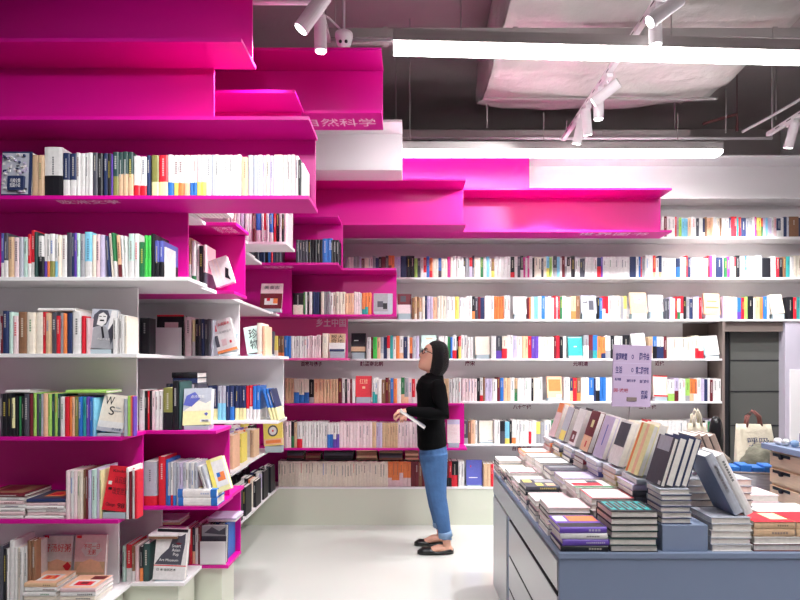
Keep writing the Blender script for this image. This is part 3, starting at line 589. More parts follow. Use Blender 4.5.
faceout(259.5, 281.5, 282.5, 308.5, dk(7) + 0.03, LV[4], 'magazine with dark food photo leaning in the magenta compartment', 'P', lean=16, th=0.012, prints=[(0, 1, 0, 0.6, 'm'), (0.2, 0.8, 0.15, 0.4, 'w'), (0.3, 0.45, 0.3, 0.42, 'r'), (0.6, 0.8, 0.2, 0.4, 'o')], texts=[('美食志', 0.5, 0.84, 0.7, 0.14, 'd')])
faceout(214.5, 231.5, 457, 491, d1 + 0.03, LV[1], 'pale yellow book with small colour picture, tilted left in magenta box', 'z', lean=10, roll=-19, th=0.04, stand=False, prints=[(0, 0.25, 0, 1, 'y'), (0.25, 0.95, 0.14, 0.9, 'w'), (0.4, 0.85, 0.3, 0.55, 'o'), (0.4, 0.6, 0.42, 0.55, 'b')])
# cover-out books on the far shelves
FAR = [
 (373.5, 392.5, 293, 313, 8, 4, 'square photo book in grey and black ending the magenta shelf', 'x', [(0.02, 0.75, 0.08, 0.98, 'e'), (0.2, 0.5, 0.3, 0.6, 'd'), (0.5, 0.72, 0.2, 0.5, 'k')], [], 0),
 (397.5, 411.5, 293.5, 313.5, 10, 4, 'book half dark photo half white, just right of magenta shelf end', 'p', [(0, 1, 0.45, 1, 'm'), (0.2, 0.6, 0.6, 0.9, 'd')], [], 0),
 (513.5, 527, 296, 314, 10, 4, 'plain white book facing out right of the orange books', 'w', [], [('诗', 0.5, 0.5, 0.2, 0.15, 'z')], 0),
 (581.5, 597, 295, 313.5, 10, 4, 'book with black and white crowd photo facing out, third shelf from top', 'x', [(0.3, 0.95, 0.1, 0.8, 'e'), (0.5, 0.8, 0.2, 0.7, 'd'), (0.1, 0.4, 0.6, 0.65, 'k')], [], 0),
 (631, 647.5, 292, 313.5, 10, 4, 'tan book with a pink square on its cover', 'q', [(0.25, 0.7, 0.5, 0.85, 'P')], [('人间', 0.48, 0.68, 0.3, 0.2, 'h')], 0),
 (649.5, 664, 294.5, 311.5, 10, 4, 'white book with grey lines of print right of the tan book', 'w', [(0.1, 0.9, 0.45, 0.5, 'e'), (0.1, 0.9, 0.85, 0.95, 'x')], [], 0),
 (704.5, 720.5, 293, 314.5, 10, 4, 'peach book facing out above the dark doorway', 'q', [(0.1, 0.9, 0.3, 0.36, 'o'), (0.2, 0.8, 0.6, 0.65, 'o')], [], 2),
 (772, 785, 294, 313.5, 10, 4, 'cream book facing out at far right above the lilac cabinet', 'c', [(0.1, 0.9, 0.4, 0.43, 'e')], [], -4),
 (329, 345, 333.5, 352, 8, 3, 'book with four brush characters in the pink compartment', 'w', [(0, 1, 0.5, 1, 't'), (0.03, 0.97, 0.02, 0.16, 'n')], [('报大\n奇地', 0.5, 0.72, 0.8, 0.44, 'k')], 0),
 (351, 365.5, 333, 352.5, 10, 3, 'black book with gold band standing right of the pink compartment', 'k', [(0, 1, 0.06, 0.3, 't'), (0.2, 0.5, 0.6, 0.64, 'w')], [], 0),
 (421.5, 436.5, 335, 355.5, 10, 3, "mint green book just above the woman's face", 'u', [(0.3, 0.75, 0.8, 0.86, 'q')], [], 0),
 (475.5, 490, 336.5, 354.5, 10, 3, "plain cream book facing out right of the woman's head", 'c', [], [], 0),
 (568.5, 583, 336.5, 355.5, 10, 3, 'teal book facing out over the four plum characters row', 'a', [(0.4, 0.6, 0.45, 0.5, 'w'), (0.05, 0.95, 0.93, 0.97, 'u')], [], 0),
 (633, 647, 333, 352, 10, 3, 'white book standing behind the lilac sign', 'w', [], [], -4),
 (704.5, 720, 335.5, 355, 10, 3, 'white book with blue edge at the right end beside doorway', 'w', [(0, 0.08, 0, 1, 's'), (0.6, 0.9, 0.15, 0.2, 'e')], [], -4),
 (355.5, 371.5, 376, 397, 9, 2, 'red book with pale lettering facing out on magenta edged shelf', 'r', [(0.42, 0.6, 0.4, 0.5, 'q')], [('红楼', 0.5, 0.74, 0.5, 0.24, 'q')], 0),
 (547.5, 562.5, 376.5, 397.5, 10, 2, 'salmon pink book facing out above the far end of the table', 'o', [(0, 1, 0, 1, 'q'), (0.1, 0.9, 0.3, 0.86, 'o'), (0.6, 0.95, 0.03, 0.14, 'w')], [], 0),
 (654, 668, 375.5, 396.5, 10, 2, 'cream book with red edges just right of the lilac sign', 'c', [(0, 1, 0.94, 1, 'r'), (0, 1, 0, 0.07, 'r')], [], 2),
 (447.5, 460, 420, 443, 9, 1, 'pale pink book facing out behind the woman, end of magenta shelf', 'p', [(0, 1, 0.8, 1, 'i')], [('Hello\n2048', 0.5, 0.5, 0.6, 0.3, 'P')], 0),
 (479.5, 493.5, 421, 442, 10, 1, 'cream book facing out on the shelf right of the woman', 'c', [(0.6, 0.95, 0.04, 0.1, 'x')], [], 0),
 (466.5, 482.5, 460.5, 485, 10, 0, "blue book facing out behind the woman's knees", 'b', [(0, 1, 0, 1, 'B'), (0.15, 0.7, 0.28, 0.31, 'w'), (0.25, 0.32, 0.7, 0.78, 'r')], [], 0),
]
for px0, px1, yt, yb, k, L, lb, base, pr, tx, roll in FAR:
    faceout(px0, px1, yt, yb, dk(k) + 0.025, LV[L], lb, base, prints=pr, texts=tx, roll=roll, lean=10, th=0.02)

# ---------------------------------------------------------------- books lying flat
def flatbook(x0, x1, y0, dep, z0, th, code, label=None, pages_front=False, pgc=PAGE, rz=0, parts=True, prints=(), group=None, texts=()):
    """a book lying flat; spine toward the aisle (-Y) or its page edges toward it"""
    H = x1 - x0
    if code == '#': cols, c1, c2 = [(0.13, PAL['b']), (0.84, PAL['w']), (1.0, PAL['b'])], 'w', 'b'
    else: cols, c1, c2 = cols_of(code)
    M = Matrix.Translation(((x0 + x1) / 2, y0 + dep / 2, z0)) @ Matrix.Rotation(rz, 4, 'Z')
    L = Matrix.Translation((-H / 2, -dep / 2, th)) @ Matrix.Rotation(PI / 2, 4, 'Y')
    if pages_front: L = Matrix.Rotation(PI, 4, 'Z') @ L
    if label:
        mb = MB(); book(mb, th, H, dep, cols, L, rmarks(cols[-1][1], th), pg=False)
        o = mb.build('book', PRINT); o.matrix_world = M
        mb = MB(); book(mb, th, H, dep, cols, L, None, pages=pgc, cov=False); mb.build('pages', PRINT, o)
        tag(o, label, 'book', group); NBOOK[0] += 1
        if prints:
            p = MB()
            for i, (u0, u1, v0, v1, c) in enumerate(prints):
                p.box((u0 - .5) * H, (u1 - .5) * H, (v0 - .5) * dep, (v1 - .5) * dep, th, th + 0.0004 + 0.0002 * i, PAL[c])
            p.build('cover_print', PRINT, o)
        for s, u, v, w, h, c in texts:
            text_obj(s, w * H, h * dep, frame(((u - .5) * H, (v - .5) * dep, th + 0.0008 + 0.0002 * len(prints)), (1, 0, 0), (0, 1, 0)), tmat(c), o, 'title')
        return o
    book(STUFF, th, H, dep, cols, M @ L, None, pages=pgc)

def pile(x0, x1, y0, dep, z0, n, th, codes, toplabel=None, midlabel=None, pf=False, jitter=0.006, top=None, prints=(), group=None, texts=()):
    z = z0 + 0.0008
    for i in range(n):
        jx, jy = random.uniform(-jitter, jitter), random.uniform(-jitter, jitter) * 0.6
        last = i == n - 1
        lab = toplabel if last else (midlabel.format(ordw(n - i)) if midlabel else None)
        code = top if (last and top) else codes[i % len(codes)]
        flatbook(x0 + jx, x1 + jx, y0 + jy, dep, z, th, code, lab, pf, prints=prints if last else (), rz=random.uniform(-0.015, 0.015), group=group, texts=texts if last else ())
        z += th + 0.0009
    return z
# lying on the left shelves
a, bq = X(178, dk(1)), X(217, dk(1))
pile(a, bq, dk(1) + 0.0, 0.12, LV[1], 2, 0.042, ['#'], 'upper of two lying white books with blue end bands in the magenta box', 'lower of two lying white books with blue end bands in the magenta box', jitter=0.002,
     prints=[(0, 0.12, 0, 1, 'b'), (0.84, 1, 0, 1, 'b'), (0.3, 0.7, 0.3, 0.7, 'z')], group='lying blue-white books')
d0 = dk(0)
mg = 'magazines and cookbooks in piles at lower left'
pile(X(-24, d0), X(22.5, d0), d0 + 0.01, 0.20, LV[1], 7, 0.016, ['w', 'P', 'w'], 'top magazine of the pile at the left end of magenta fifth shelf', '{} magazine down in the left-end pile on magenta fifth shelf', top='m', prints=[(0.1, 0.9, 0.1, 0.9, 'f'), (0.2, 0.6, 0.3, 0.8, 'm')], group=mg)
pile(X(24.5, d0), X(63, d0), d0 + 0.01, 0.20, LV[1], 6, 0.0145, ['w', 'P', 'w'], 'dark topped magazine on the pile beside the pale pink spines', '{} magazine down in the pile beside the pale pink spines', top='n', prints=[(0.1, 0.9, 0.1, 0.9, 'd'), (0.25, 0.75, 0.3, 0.8, 'o'), (0.3, 0.6, 0.4, 0.7, 'r')], group=mg)
pile(X(15, d0 - 0.08), X(48, d0 - 0.08), d0 - 0.02, 0.16, LV[0], 5, 0.019, ['w', 'c', 'w'], 'top cookbook of the pile in front of the red-titled cookbook', '{} cookbook down in the pile before the red-titled cookbook', top='t', prints=[(0.03, 0.97, 0.03, 0.97, 'q'), (0.2, 0.85, 0.2, 0.7, 'w'), (0.3, 0.75, 0.3, 0.6, 'o'), (0.4, 0.5, 0.35, 0.55, 'r'), (0.6, 0.7, 0.4, 0.6, 'r')], group=mg)
pile(X(52, d0 - 0.08), X(88, d0 - 0.08), d0 - 0.02, 0.16, LV[0], 4, 0.019, ['w', 'c', 'w'], 'top cookbook of the pile in front of the oval-titled cookbook', '{} cookbook down in the pile before the oval-titled cookbook', top='P', prints=[(0.03, 0.97, 0.03, 0.97, 'q'), (0.15, 0.85, 0.15, 0.6, 'w'), (0.25, 0.75, 0.2, 0.5, 'r'), (0.4, 0.6, 0.3, 0.45, 'm'), (0.5, 0.9, 0.65, 0.9, 'm')], group=mg)
# ---------------------------------------------------------------- display table
TX0, TX1, TY0, TY1, TZ = 0.55, 2.75, 2.07, 3.70, 0.75
tb = empty('display_table', (TX0, TY0, 0), 'long blue-grey display table with steel drawer side, covered in book stacks', 'table')
def tp(nm, x0, x1, y0, y1, z0, z1, m, bev=0.0015, par=None):
    b = MB(); b.M = Matrix.Translation((-TX0, -TY0, 0)); b.box(x0, x1, y0, y1, z0, z1); return b.build(nm, m, par or tb, bevel=bev)
tp('tabletop', TX0, TX1, TY0, TY1, TZ - 0.02, TZ, BLUEGREY)
tp('front_panel', TX0 + 0.004, TX1, TY0 + 0.006, TY0 + 0.024, 0.0, TZ - 0.0205, BLUEGREY)
tp('back_panel', TX0 + 0.004, TX1, TY1 - 0.024, TY1 - 0.006, 0.0, TZ - 0.0205, BLUEGREY)
tp('carcass', TX0 + 0.022, TX1 - 0.01, TY0 + 0.025, TY1 - 0.025, 0.02, TZ - 0.0205, GAP)
tp('fascia', TX0, TX0 + 0.020, TY0 + 0.026, TY1 - 0.002, 0.602, 0.712, STEEL)
tp('end_stile', TX0, TX0 + 0.020, 3.20, TY1 - 0.002, 0.0, 0.581, STEEL)
tp('stile', TX0 + 0.008, TX0 + 0.020, 3.125, 3.198, 0.0, 0.585, BLUEGREY)
for z0, z1 in ((0.395, 0.578), (0.21, 0.378), (0.03, 0.193)):
    dr = tp('drawer', TX0, TX0 + 0.020, TY0 + 0.026, 3.12, z0, z1, STEEL)
    tp('finger_pull', TX0 + 0.002, TX0 + 0.014, TY0 + 0.03, 3.115, z1 + 0.0005, z1 + 0.006, GAP, 0, dr)
# ---- stacks: outer column
gO = 'stacks along the aisle edge of the table'
tops = [('v', [(0.02, 0.98, 0.05, 0.35, 'k'), (0.35, 0.98, 0.5, 0.95, 'o'), (0.05, 0.3, 0.5, 0.95, 'w')], 'purple and black book with orange patch'),
        ('w', [(0, 1, 0, 1, 'P'), (0.06, 0.94, 0.08, 0.92, 'w'), (0.2, 0.6, 0.5, 0.6, 'i')], 'white book with dusty pink border'),
        ('w', [(0, 1, 0, 1, 'p'), (0.3, 0.5, 0.3, 0.4, 'e'), (0.1, 0.2, 0.5, 0.9, 'i')], 'white book with small grey print'),
        ('d', [(0.05, 0.3, 0.55, 0.9, 'y'), (0.35, 0.55, 0.1, 0.45, 'y'), (0.4, 0.95, 0.55, 0.9, 'e'), (0.65, 0.9, 0.1, 0.4, 'q')], 'grey and yellow patterned book'),
        ('w', [(0.5, 0.7, 0.1, 0.25, 'd')], 'white book with a dark print line'),
        ('w', [(0.02, 0.98, 0.03, 0.2, 'm')], 'white book with a maroon front edge'),
        ('c', [(0.2, 0.4, 0.4, 0.6, 'p')], 'cream book'), ('w', [(0.1, 0.3, 0.1, 0.2, 'e')], 'white end-of-table book')]
for j, (c, pr, nm) in enumerate(tops):
    y = TY0 + 0.012 + 0.2 * j
    n = 4 + (j % 2); sh = -0.003 * j
    pile(0.562 + sh * 0.5, 0.738 + sh * 2, y, 0.165, TZ, n, 0.022 if j < 5 else 0.019, ['w', 'd', 'P', 'k', 'm', 'w'] if j else ['k', 'v', 'w', 'P'], f'{nm} on the {ordw(j + 1)} stack, aisle column of the table',
         ('{} book down in the nearest aisle-edge stack of the table' if j == 0 else None), top=c, prints=pr, group=gO, pf=(j % 3 != 0))
# ---- second column
tops = [('k', [(0.06 + 0.18 * i, 0.18 + 0.18 * i, 0.12, 0.88, 'a') for i in range(5)] + [(0.1 + 0.18 * i, 0.14 + 0.18 * i, 0.3, 0.7, 'm') for i in range(5)], 'black book with teal green letters'),
        ('w', [(0, 1, 0, 0.06, 'r'), (0, 0.04, 0, 1, 'r'), (0.96, 1, 0, 1, 'r')], 'white book with red rim'),
        ('w', [(0.0, 1, 0.02, 0.2, 'g'), (0.05, 0.8, 0.25, 0.6, 'r'), (0.5, 0.8, 0.6, 0.9, 'd')], 'red white and green book'),
        ('i', [(0.1, 0.9, 0.1, 0.3, 'x')], 'lilac grey book'),
        ('d', [(0.1, 0.9, 0.5, 0.7, 'e')], 'dark grey book'), ('w', [(0, 1, 0, 0.12, 'k')], 'white book with black front edge'),
        ('w', [(0, 1, 0, 0.1, 'd')], 'white book with grey front edge'), ('o', [(0.1, 0.95, 0.1, 0.9, 'w')], 'orange rimmed white book')]
for j, (c, pr, nm) in enumerate(tops):
    y = TY0 + 0.012 + 0.2 * j
    sh = -0.006 * j
    pile(0.747 + sh, 0.922 + sh, y, 0.168, TZ, 6, 0.0245, ['w', 'k', 'w', 'p'] if j else ['k', 'j'], f'{nm} on the {ordw(j + 1)} stack, second column of the table',
         ('{} book down in the near stack with teal lettering on top' if j == 0 else None), top=c, prints=pr, group='second column of stacks on the table', pf=True)
# ---- third column carries the leaning display
gT = 'third column of stacks on the table'
b = MB(); b.box(-0.085, 0.085, -0.07, 0.07, 0, 0.098); bx = b.build('slipcase', BLUEGREY, bevel=0.002); bx.location = (1.027, TY0 + 0.09, TZ + 0.0006)
b = MB(); b.box(-0.083, 0.083, 0.07, 0.072, 0.003, 0.095); b.build('book_edges', WHITE, bx)
tag(bx, 'blue-grey slipcase lying at the near table edge under a stack of white books', 'slipcase')
z = pile(0.942, 1.055, TY0 + 0.03, 0.13, TZ + 0.0995, 6, 0.021, ['n', 'x'], 'top white-edged book of the stack on the blue-grey slipcase', '{} book down in the stack on the blue-grey slipcase', pf=True, group='stack on the slipcase')
ztop = {0: z}
for j in range(1, 8):
    y = TY0 + 0.03 + 0.2 * j
    cs = [['d', 'i', 'd'], ['z', 't', 'c'], ['B', 'i', 'P'], ['c', 'm', 'i'], ['d', 'i', 'm'], ['y', 'd', 'P'], ['P', 'o', 'i']][j - 1]
    ztop[j] = pile(0.930 - 0.008 * j, 1.08 - 0.008 * j, y, 0.175, TZ, 9, 0.0245, cs, f'top book of the {ordw(j + 1)} stack from the near end, under the leaning books', None, top='x', jitter=0.008, group=gT)
# fourth column, higher, behind the leaning books
for j in range(0, 6):
    y = 2.52 + 0.2 * j
    pile(1.225, 1.385, y, 0.175, TZ, 12 if j < 4 else 11, 0.0245, ['w', 'c', 'w', 'e'], f'white book topping the {ordw(j + 1)} tall stack behind the leaning books', None, top='w', jitter=0.02, prints=[(0.1, 0.9, 0.2, 0.4, random.choice('exi'))], group='tall stacks behind the leaning books')
# ---- leaning books
def leaner(x, y, z, th, H, D, code, tilt, label, prints=(), grp='books leaning in a row along the table', base=None, rz=0, texts=(), flip=False):
    cols, _, _ = cols_of(code)
    dz = 0.0008 + (math.sin(math.radians(tilt)) * th if tilt > 0 else 0)
    M = Matrix.Translation((x, y, z + dz)) @ Matrix.Rotation(math.radians(rz), 4, 'Z') @ Matrix.Rotation(math.radians(tilt), 4, 'Y')
    L = Matrix.Translation((th, D, 0)) @ Matrix.Rotation(PI, 4, 'Z') if flip else None      # page edges toward the viewer
    mb = MB(); book(mb, th, H, D, cols, L, rmarks(cols[-1][1], th), pg=False)
    o = mb.build('book', PRINT); o.matrix_world = M
    mb = MB(); book(mb, th, H, D, cols, L, None, cov=False); mb.build('pages', PRINT, o)
    if prints:
        p = MB()
        for i, (v0, v1, w0, w1, c) in enumerate(prints): p.box(-0.0005 - 0.0002 * i, 0.0001, v0 * D, v1 * D, w0 * H, w1 * H, PAL[c])
        p.build('cover_print', PRINT, o)
    for s, u, v, w, h, c in texts:
        text_obj(s, w * th, h * H, frame((u * th, -0.0012, v * H), (1, 0, 0), (0, 0, 1)), tmat(c), o, 'title')
    NBOOK[0] += 1
    return tag(o, label, 'book', grp)
LEAN = [  # height, books of the unit: (thickness, cover code, cover prints, label)
 (0.195, [(0.018, 'd', [(0, 1, 0, 1, 'd'), (0.1, 0.9, 0.7, 1.0, 'x'), (0.05, 0.2, 0.02, 0.1, 'w')], 'dark grey book leaning at the near end of the row'),
   (0.03, 'n', [], 'navy-edged white book right beside the dark grey leaning one'), (0.024, 'n', [], 'navy-edged white book, middle of the three at near end'), (0.024, 'n', [], 'navy-edged white book, outermost of the three at near end')]),
 (0.228, [(0.022, 'z', [(0, 1, 0, 1, 'z'), (0.8, 0.95, 0, 1, 'o'), (0.3, 0.5, 0, 1, 'q')], 'cream book with orange stripes leaning second from the near end'), (0.036, 'c', [], 'thick cream book tucked behind the orange-striped leaning one')]),
 (0.215, [(0.028, 'w', [(0, 1, 0, 1, 'w'), (0.05, 0.98, 0.42, 0.95, 'd')], 'white book with a charcoal panel leaning third from the near end'), (0.03, 'c', [], 'cream book tucked behind the charcoal-panelled leaning one')]),
 (0.215, [(0.024, 'i', [(0, 1, 0, 1, 'i'), (0.4, 0.5, 0.3, 0.8, 'B')], 'lilac book leaning fourth from the near end'), (0.03, 'w', [], 'white book tucked behind the lilac leaning one')]),
 (0.222, [(0.028, 'm', [(0, 1, 0, 1, 'q'), (0, 1, 0.38, 1, 'm'), (0.3, 0.6, 0.6, 0.78, 'z'), (0.4, 0.55, 0.1, 0.25, 'r')], 'maroon and tan book leaning in the middle of the row'), (0.03, 'w', [], 'white book tucked behind the maroon and tan leaning one')]),
 (0.222, [(0.03, 'w', [(0, 1, 0, 1, 'w'), (0.3, 0.95, 0.08, 0.38, 'm'), (0.5, 0.7, 0.16, 0.28, 'w')], 'white book with brown square leaning sixth from the near end'), (0.034, 'k', [], 'black-edged white book tucked behind the brown-squared leaning one')]),
 (0.215, [(0.03, 'm', [(0, 1, 0, 1, 'x'), (0.1, 0.9, 0.02, 0.3, 'y')], 'grey book with yellow foot leaning second from the far end'), (0.032, 'd', [], 'grey-edged book tucked behind the yellow-footed leaning one')]),
 (0.225, [(0.028, 'q', [(0, 1, 0, 1, 'P'), (0.1, 0.95, 0.72, 1, 'o')], 'pink book with orange top leaning at the far end'), (0.028, 't', [], 'tan book tucked behind the orange-topped leaning one')]),
]
for j, (H, bks) in enumerate(LEAN):
    ti = 17 if j == 0 else 19; c = math.cos(math.radians(ti)); x = 0.945 - 0.006 * j
    for th, code, pr, lb in bks:
        leaner(x, TY0 + 0.045 + 0.2 * j, ztop[j], th, H - random.uniform(0, 0.006), 0.13, code, ti, lb, pr, flip=True)
        x += th / c + 0.0012
# ---- right of the leaning row
zw = pile(1.125, 1.275, TY0 + 0.02, 0.16, TZ, 5, 0.0245, ['w', 'x', 'w'], 'upper white volume of the thick white stack at the near edge', '{} white volume down in the thick white stack at the near edge', pf=True, top='x', group='thick white stack at the near edge', jitter=0.004)
zw2 = pile(1.115, 1.40, TY0 + 0.225, 0.2, TZ, 8, 0.0275, ['x', 'd', 'e'], 'blue-grey book topping the stack behind the blue-grey slipcase', None, top='x', group='grey stack behind the slipcase', jitter=0.006, pf=True)
vol = leaner(1.222, TY0 + 0.035, zw, 0.036, 0.25, 0.15, 'x', -27, 'left volume of the two blue-grey sided white volumes leaning left', [(0, 1, 0, 1, 'D')], 'two big leaning volumes', texts=[('文史通义', 0.5, 0.6, 0.35, 0.5, 'e')])
vol2 = leaner(1.222 + 0.0365 / math.cos(math.radians(27)) + 0.001, TY0 + 0.035, zw, 0.032, 0.25, 0.15, 'w', -27, 'right volume of the two blue-grey sided white volumes leaning left', [], 'two big leaning volumes')
for i in range(3):
    leaner(1.245 + 0.031 * i, TY0 + 0.245, zw2, 0.027, 0.185, 0.14, 'T', -22, f'{["left", "middle", "right"][i]} one of three taupe books leaning left behind the big volumes', [(0, 1, 0, 1, 'd')], 'three taupe leaning books')
zr = pile(1.285, 1.56, TY0 + 0.02, 0.15, TZ, 2, 0.026, ['m', 'w'], 'white book under the beige and red sets at the right near edge', 'lowest white book under the beige and red sets', top='w', pf=True, jitter=0.002, group='right near stack')
for i in range(2):
    x0 = 1.285 + 0.158 * i
    pile(x0, x0 + 0.152, TY0 + 0.02, 0.145, zr, 2, 0.027, ['t', 't'], f'red topped beige book on the {["left", "right"][i]} half of the near right stack', f'beige book under the {["left", "right"][i]} red topped one of the near right stack', top='t', jitter=0.001,
         prints=[(0, 1, 0, 1, 'r')] + ([(0.55, 0.98, 0.25, 0.85, 'z')] if i == 0 else []), group='right near stack')
pile(1.41, 1.66, TY0 + 0.19, 0.17, TZ, 3, 0.032, ['c', 'w'], 'white book on the wide low pile behind the red topped sets', None, top='w', group='wide low piles at right', pf=True)
pile(1.42, 1.62, TY0 + 0.39, 0.17, TZ, 4, 0.03, ['p', 'r'], 'pale pink book on the pile behind the wide white pile', None, top='p', group='wide low piles at right', pf=True)
# ---- sign on a pole
sg = empty('sign', (1.15, 2.95, TZ), 'pale lilac printed sign on a thin pole rising from the table', 'sign')
b = MB(); b.box(-0.107, 0.107, -0.004, 0.004, 0.475, 0.80); sb = b.build('sign_board', mat('lilac_card', hx('#bda9c6'), 0.6), sg, bevel=0.001)
b = MB(); b.tube([(0.0, 0.012, 0.004), (0.0, 0.012, 0.52)], 0.004); b.build('pole', GMETAL, sg)
b = MB(); b.box(-0.025, 0.025, -0.03, 0.05, 0.0008, 0.006); b.build('foot', GMETAL, sg)
b = MB(); b.box(-0.027, 0.027, -0.0085, 0.018, 0.505, 0.525); b.build('clip', BROWNWALL, sg)
inkb = mat('indigo_ink', hx('#3a3474'), 0.6); inkr = mat('dusty_red_ink', hx('#b0556a'), 0.6)
for s, x, z, w, h, m in (('當理時間', -0.062, 0.738, 0.062, 0.034, inkb), ('O', 0.0, 0.738, 0.012, 0.022, inkb), ('图书会', 0.066, 0.742, 0.056, 0.036, inkb),
                         ('生活', -0.075, 0.668, 0.036, 0.034, inkb), ('O', 0.0, 0.668, 0.012, 0.02, inkb), ('第二图书馆', 0.055, 0.668, 0.072, 0.036, inkb),
                         ('新书推', -0.078, 0.618, 0.034, 0.014, inkb), ('流行文学', -0.005, 0.612, 0.05, 0.014, inkb), ('热门图书', 0.068, 0.61, 0.05, 0.016, inkb),
                         ('阅·读吧', -0.06, 0.56, 0.08, 0.02, inkr), ('欢迎\n选购', 0.07, 0.54, 0.038, 0.042, inkb)):
    text_obj(s, w, h * 1.1, frame((x, -0.0045, z), (1, 0, 0), (0, 0, 1)), m, sg, 'printed_text', bold=0.02)
b = MB()
for zz in (0.703, 0.64): b.box(-0.105, 0.105, -0.0046, -0.004, zz, zz + 0.0015, PAL['i'])
b.build('rule', PRINT, sb)
sg.rotation_euler = (0, 0.03, 0.12)
# ---- bags, basket and crate at the right of the table
def blob(name, cx, cy, z0, rx, ry, rz, m, label, cat, seed, rough=0.4):
    random.seed(seed); import mathutils.noise as mn
    rs = []
    for i in range(17):
        t = i / 16; a = t * PI; zz = z0 + rz * (1 - math.cos(a)) / 2 * 1.0; rr = max(0.02, math.sin(a) ** 0.6)
        ring = []
        for k in range(40):
            th = 2 * PI * k / 40
            n = 1 + rough * mn.noise(Vector((math.cos(th) * 2.2 + seed, math.sin(th) * 2.2, t * 4))) + rough * 0.4 * mn.noise(Vector((math.cos(th) * 6, math.sin(th) * 6 + seed, t * 9)))
            ring.append((rx * rr * n * math.cos(th), ry * rr * n * math.sin(th), (zz - z0) * (1 + 0.4 * rough * mn.noise(Vector((math.cos(th) * 3, math.sin(th) * 3, seed))) * t)))
        rs.append(ring)
    b = MB(); b.rings(rs); o = b.build(name, m, smooth=True); o.location = (cx, cy, z0 + 0.001)
    return tag(o, label, cat)
def tote(name, cx, cy, z0, w, h, dep, rz, lean, s, label, hcol):
    t = empty(name, (cx, cy, z0 + 0.001), label, 'bag', rz=rz)
    la = math.radians(lean); up = Vector((0, math.sin(la), math.cos(la)))
    rs = []
    for i in range(9):
        f = i / 8; wd = w * (1 - 0.16 * f); dd = dep * (1 - 0.75 * f); c = up * (h * f)
        ring = []
        for k in range(32):
            th = 2 * PI * k / 32; cs, sn = math.cos(th), math.sin(th)
            ex = abs(cs) ** 0.45 * (1 if cs > 0 else -1); ey = abs(sn) ** 0.45 * (1 if sn > 0 else -1)
            wr = 0.006 * math.sin(7 * th + 3 * f)
            ring.append((ex * wd / 2, c.y + ey * dd / 2 + dep / 2 + wr, c.z))
        rs.append(ring)
    b = MB(); b.rings(rs); b.build('bag_body', CANVAS, t, smooth=True)
    top = up * h
    for off in (-0.012, 0.02):
        b = MB(); b.tube([(-w * 0.18, top.y + dep / 2 + off, top.z - 0.02), (-w * 0.14, top.y + dep / 2 + off, top.z + 0.05), (0, top.y + dep / 2 + off, top.z + 0.085), (w * 0.14, top.y + dep / 2 + off, top.z + 0.05), (w * 0.18, top.y + dep / 2 + off, top.z - 0.02)], 0.008, 8)
        b.build('handle', hcol, t, smooth=True)
    f0 = Vector((0, dep * 0.0, 0)); mid = up * (h * 0.62)
    text_obj(s, w * 0.52, h * 0.26, frame((0.01, mid.y + dep / 2 - dep * 0.27 - 0.006, mid.z), (1, 0, 0), up + Vector((0, 0.16, 0))), tmat('n'), t, 'printed_text')
    return t
tote('tote_bag', 2.17, 3.46, TZ, 0.25, 0.32, 0.11, -0.12, 8, '呼吸\n书店', 'cream tote bag with dark print standing at back right of the table', mat('red_brown_strap', hx('#7b4a44'), 0.8))
tote('tote_bag', 1.80, 3.45, TZ, 0.14, 0.33, 0.07, 0.1, 4, 'time\ntric', 'cream tote bag printed time beside the upright green and lilac books', CANVAS)
blob('folded_bag', 1.69, 3.29, TZ, 0.15, 0.075, 0.22, TAUPE, 'taupe folded cloth bag heaped in front of the tote printed time', 'bag', 3)
blob('folded_bag', 2.13, 3.32, TZ, 0.15, 0.08, 0.22, CAMO, 'olive folded cloth bag heaped before the large cream tote', 'bag', 8)
blob('umbrella_pouch', 1.955, 3.58, TZ, 0.045, 0.045, 0.36, BLACKPL, 'black upright pouch standing left of the large cream tote', 'pouch', 5, 0.1)
bk = empty('basket', (1.84, 3.07, TZ + 0.001), 'grey white woven basket holding blue boxes on the right of the table', 'basket', rz=-0.22)
rs = [[(sx * (0.15 + 0.02 * f) , sy * (0.085 + 0.015 * f), 0.12 * f) for sx, sy in ((-1, -1), (1, -1), (1, 1), (-1, 1))] for f in (0, 0.5, 1)]
b = MB(); b.rings(rs, caps=False); b.face([(sx * 0.15, sy * 0.085, 0.001) for sx, sy in ((-1, -1), (1, -1), (1, 1), (-1, 1))])
o = b.build('basket_body', mat('woven_grey', hx('#b9b2b0'), 0.8, var=0.45, vscale=14, stretch=(1, 1, 9)), bk); sm = o.modifiers.new('Solidify', 'SOLIDIFY'); sm.thickness = 0.006
b = MB(); b.tube([(-0.17, -0.1, 0.12), (0.17, -0.1, 0.12), (0.17, 0.1, 0.12), (-0.17, 0.1, 0.12), (-0.17, -0.1, 0.12)], 0.006, 8); b.build('rim', BROWNWALL, bk)
for i in range(4):
    b = MB(); b.box(0, 0.053, 0, 0.115, 0, 0.135 + 0.01 * (i % 2)); b.box(0.004, 0.051, -0.0006, 0, 0.03, 0.09, PAL['n']); b.c = [PAL['b']] * 6 + [PAL['k'] if i % 2 else PAL['w']] * 6
    o = b.build('box', PRINT, bevel=0.001); o.matrix_world = bk.matrix_world @ Matrix.Identity(4)
    o.location = (1.73 + 0.056 * i, 3.035 - 0.0125 * i, TZ + 0.008); o.rotation_euler = (0, 0, -0.22)
    tag(o, f'blue carton in the woven basket, {ordw(i + 1)} from its left', 'carton', 'blue cartons in the basket')
cr = empty('drawer_unit', (1.86, 2.90, TZ + 0.001), 'small pale wooden drawer unit with a blue-grey tray on top, far right', 'drawer unit', rz=-PI / 2)
b = MB(); b.box(0, 0.34, 0.012, 0.22, 0, 0.26); b.build('body', WOOD, cr, bevel=0.002)
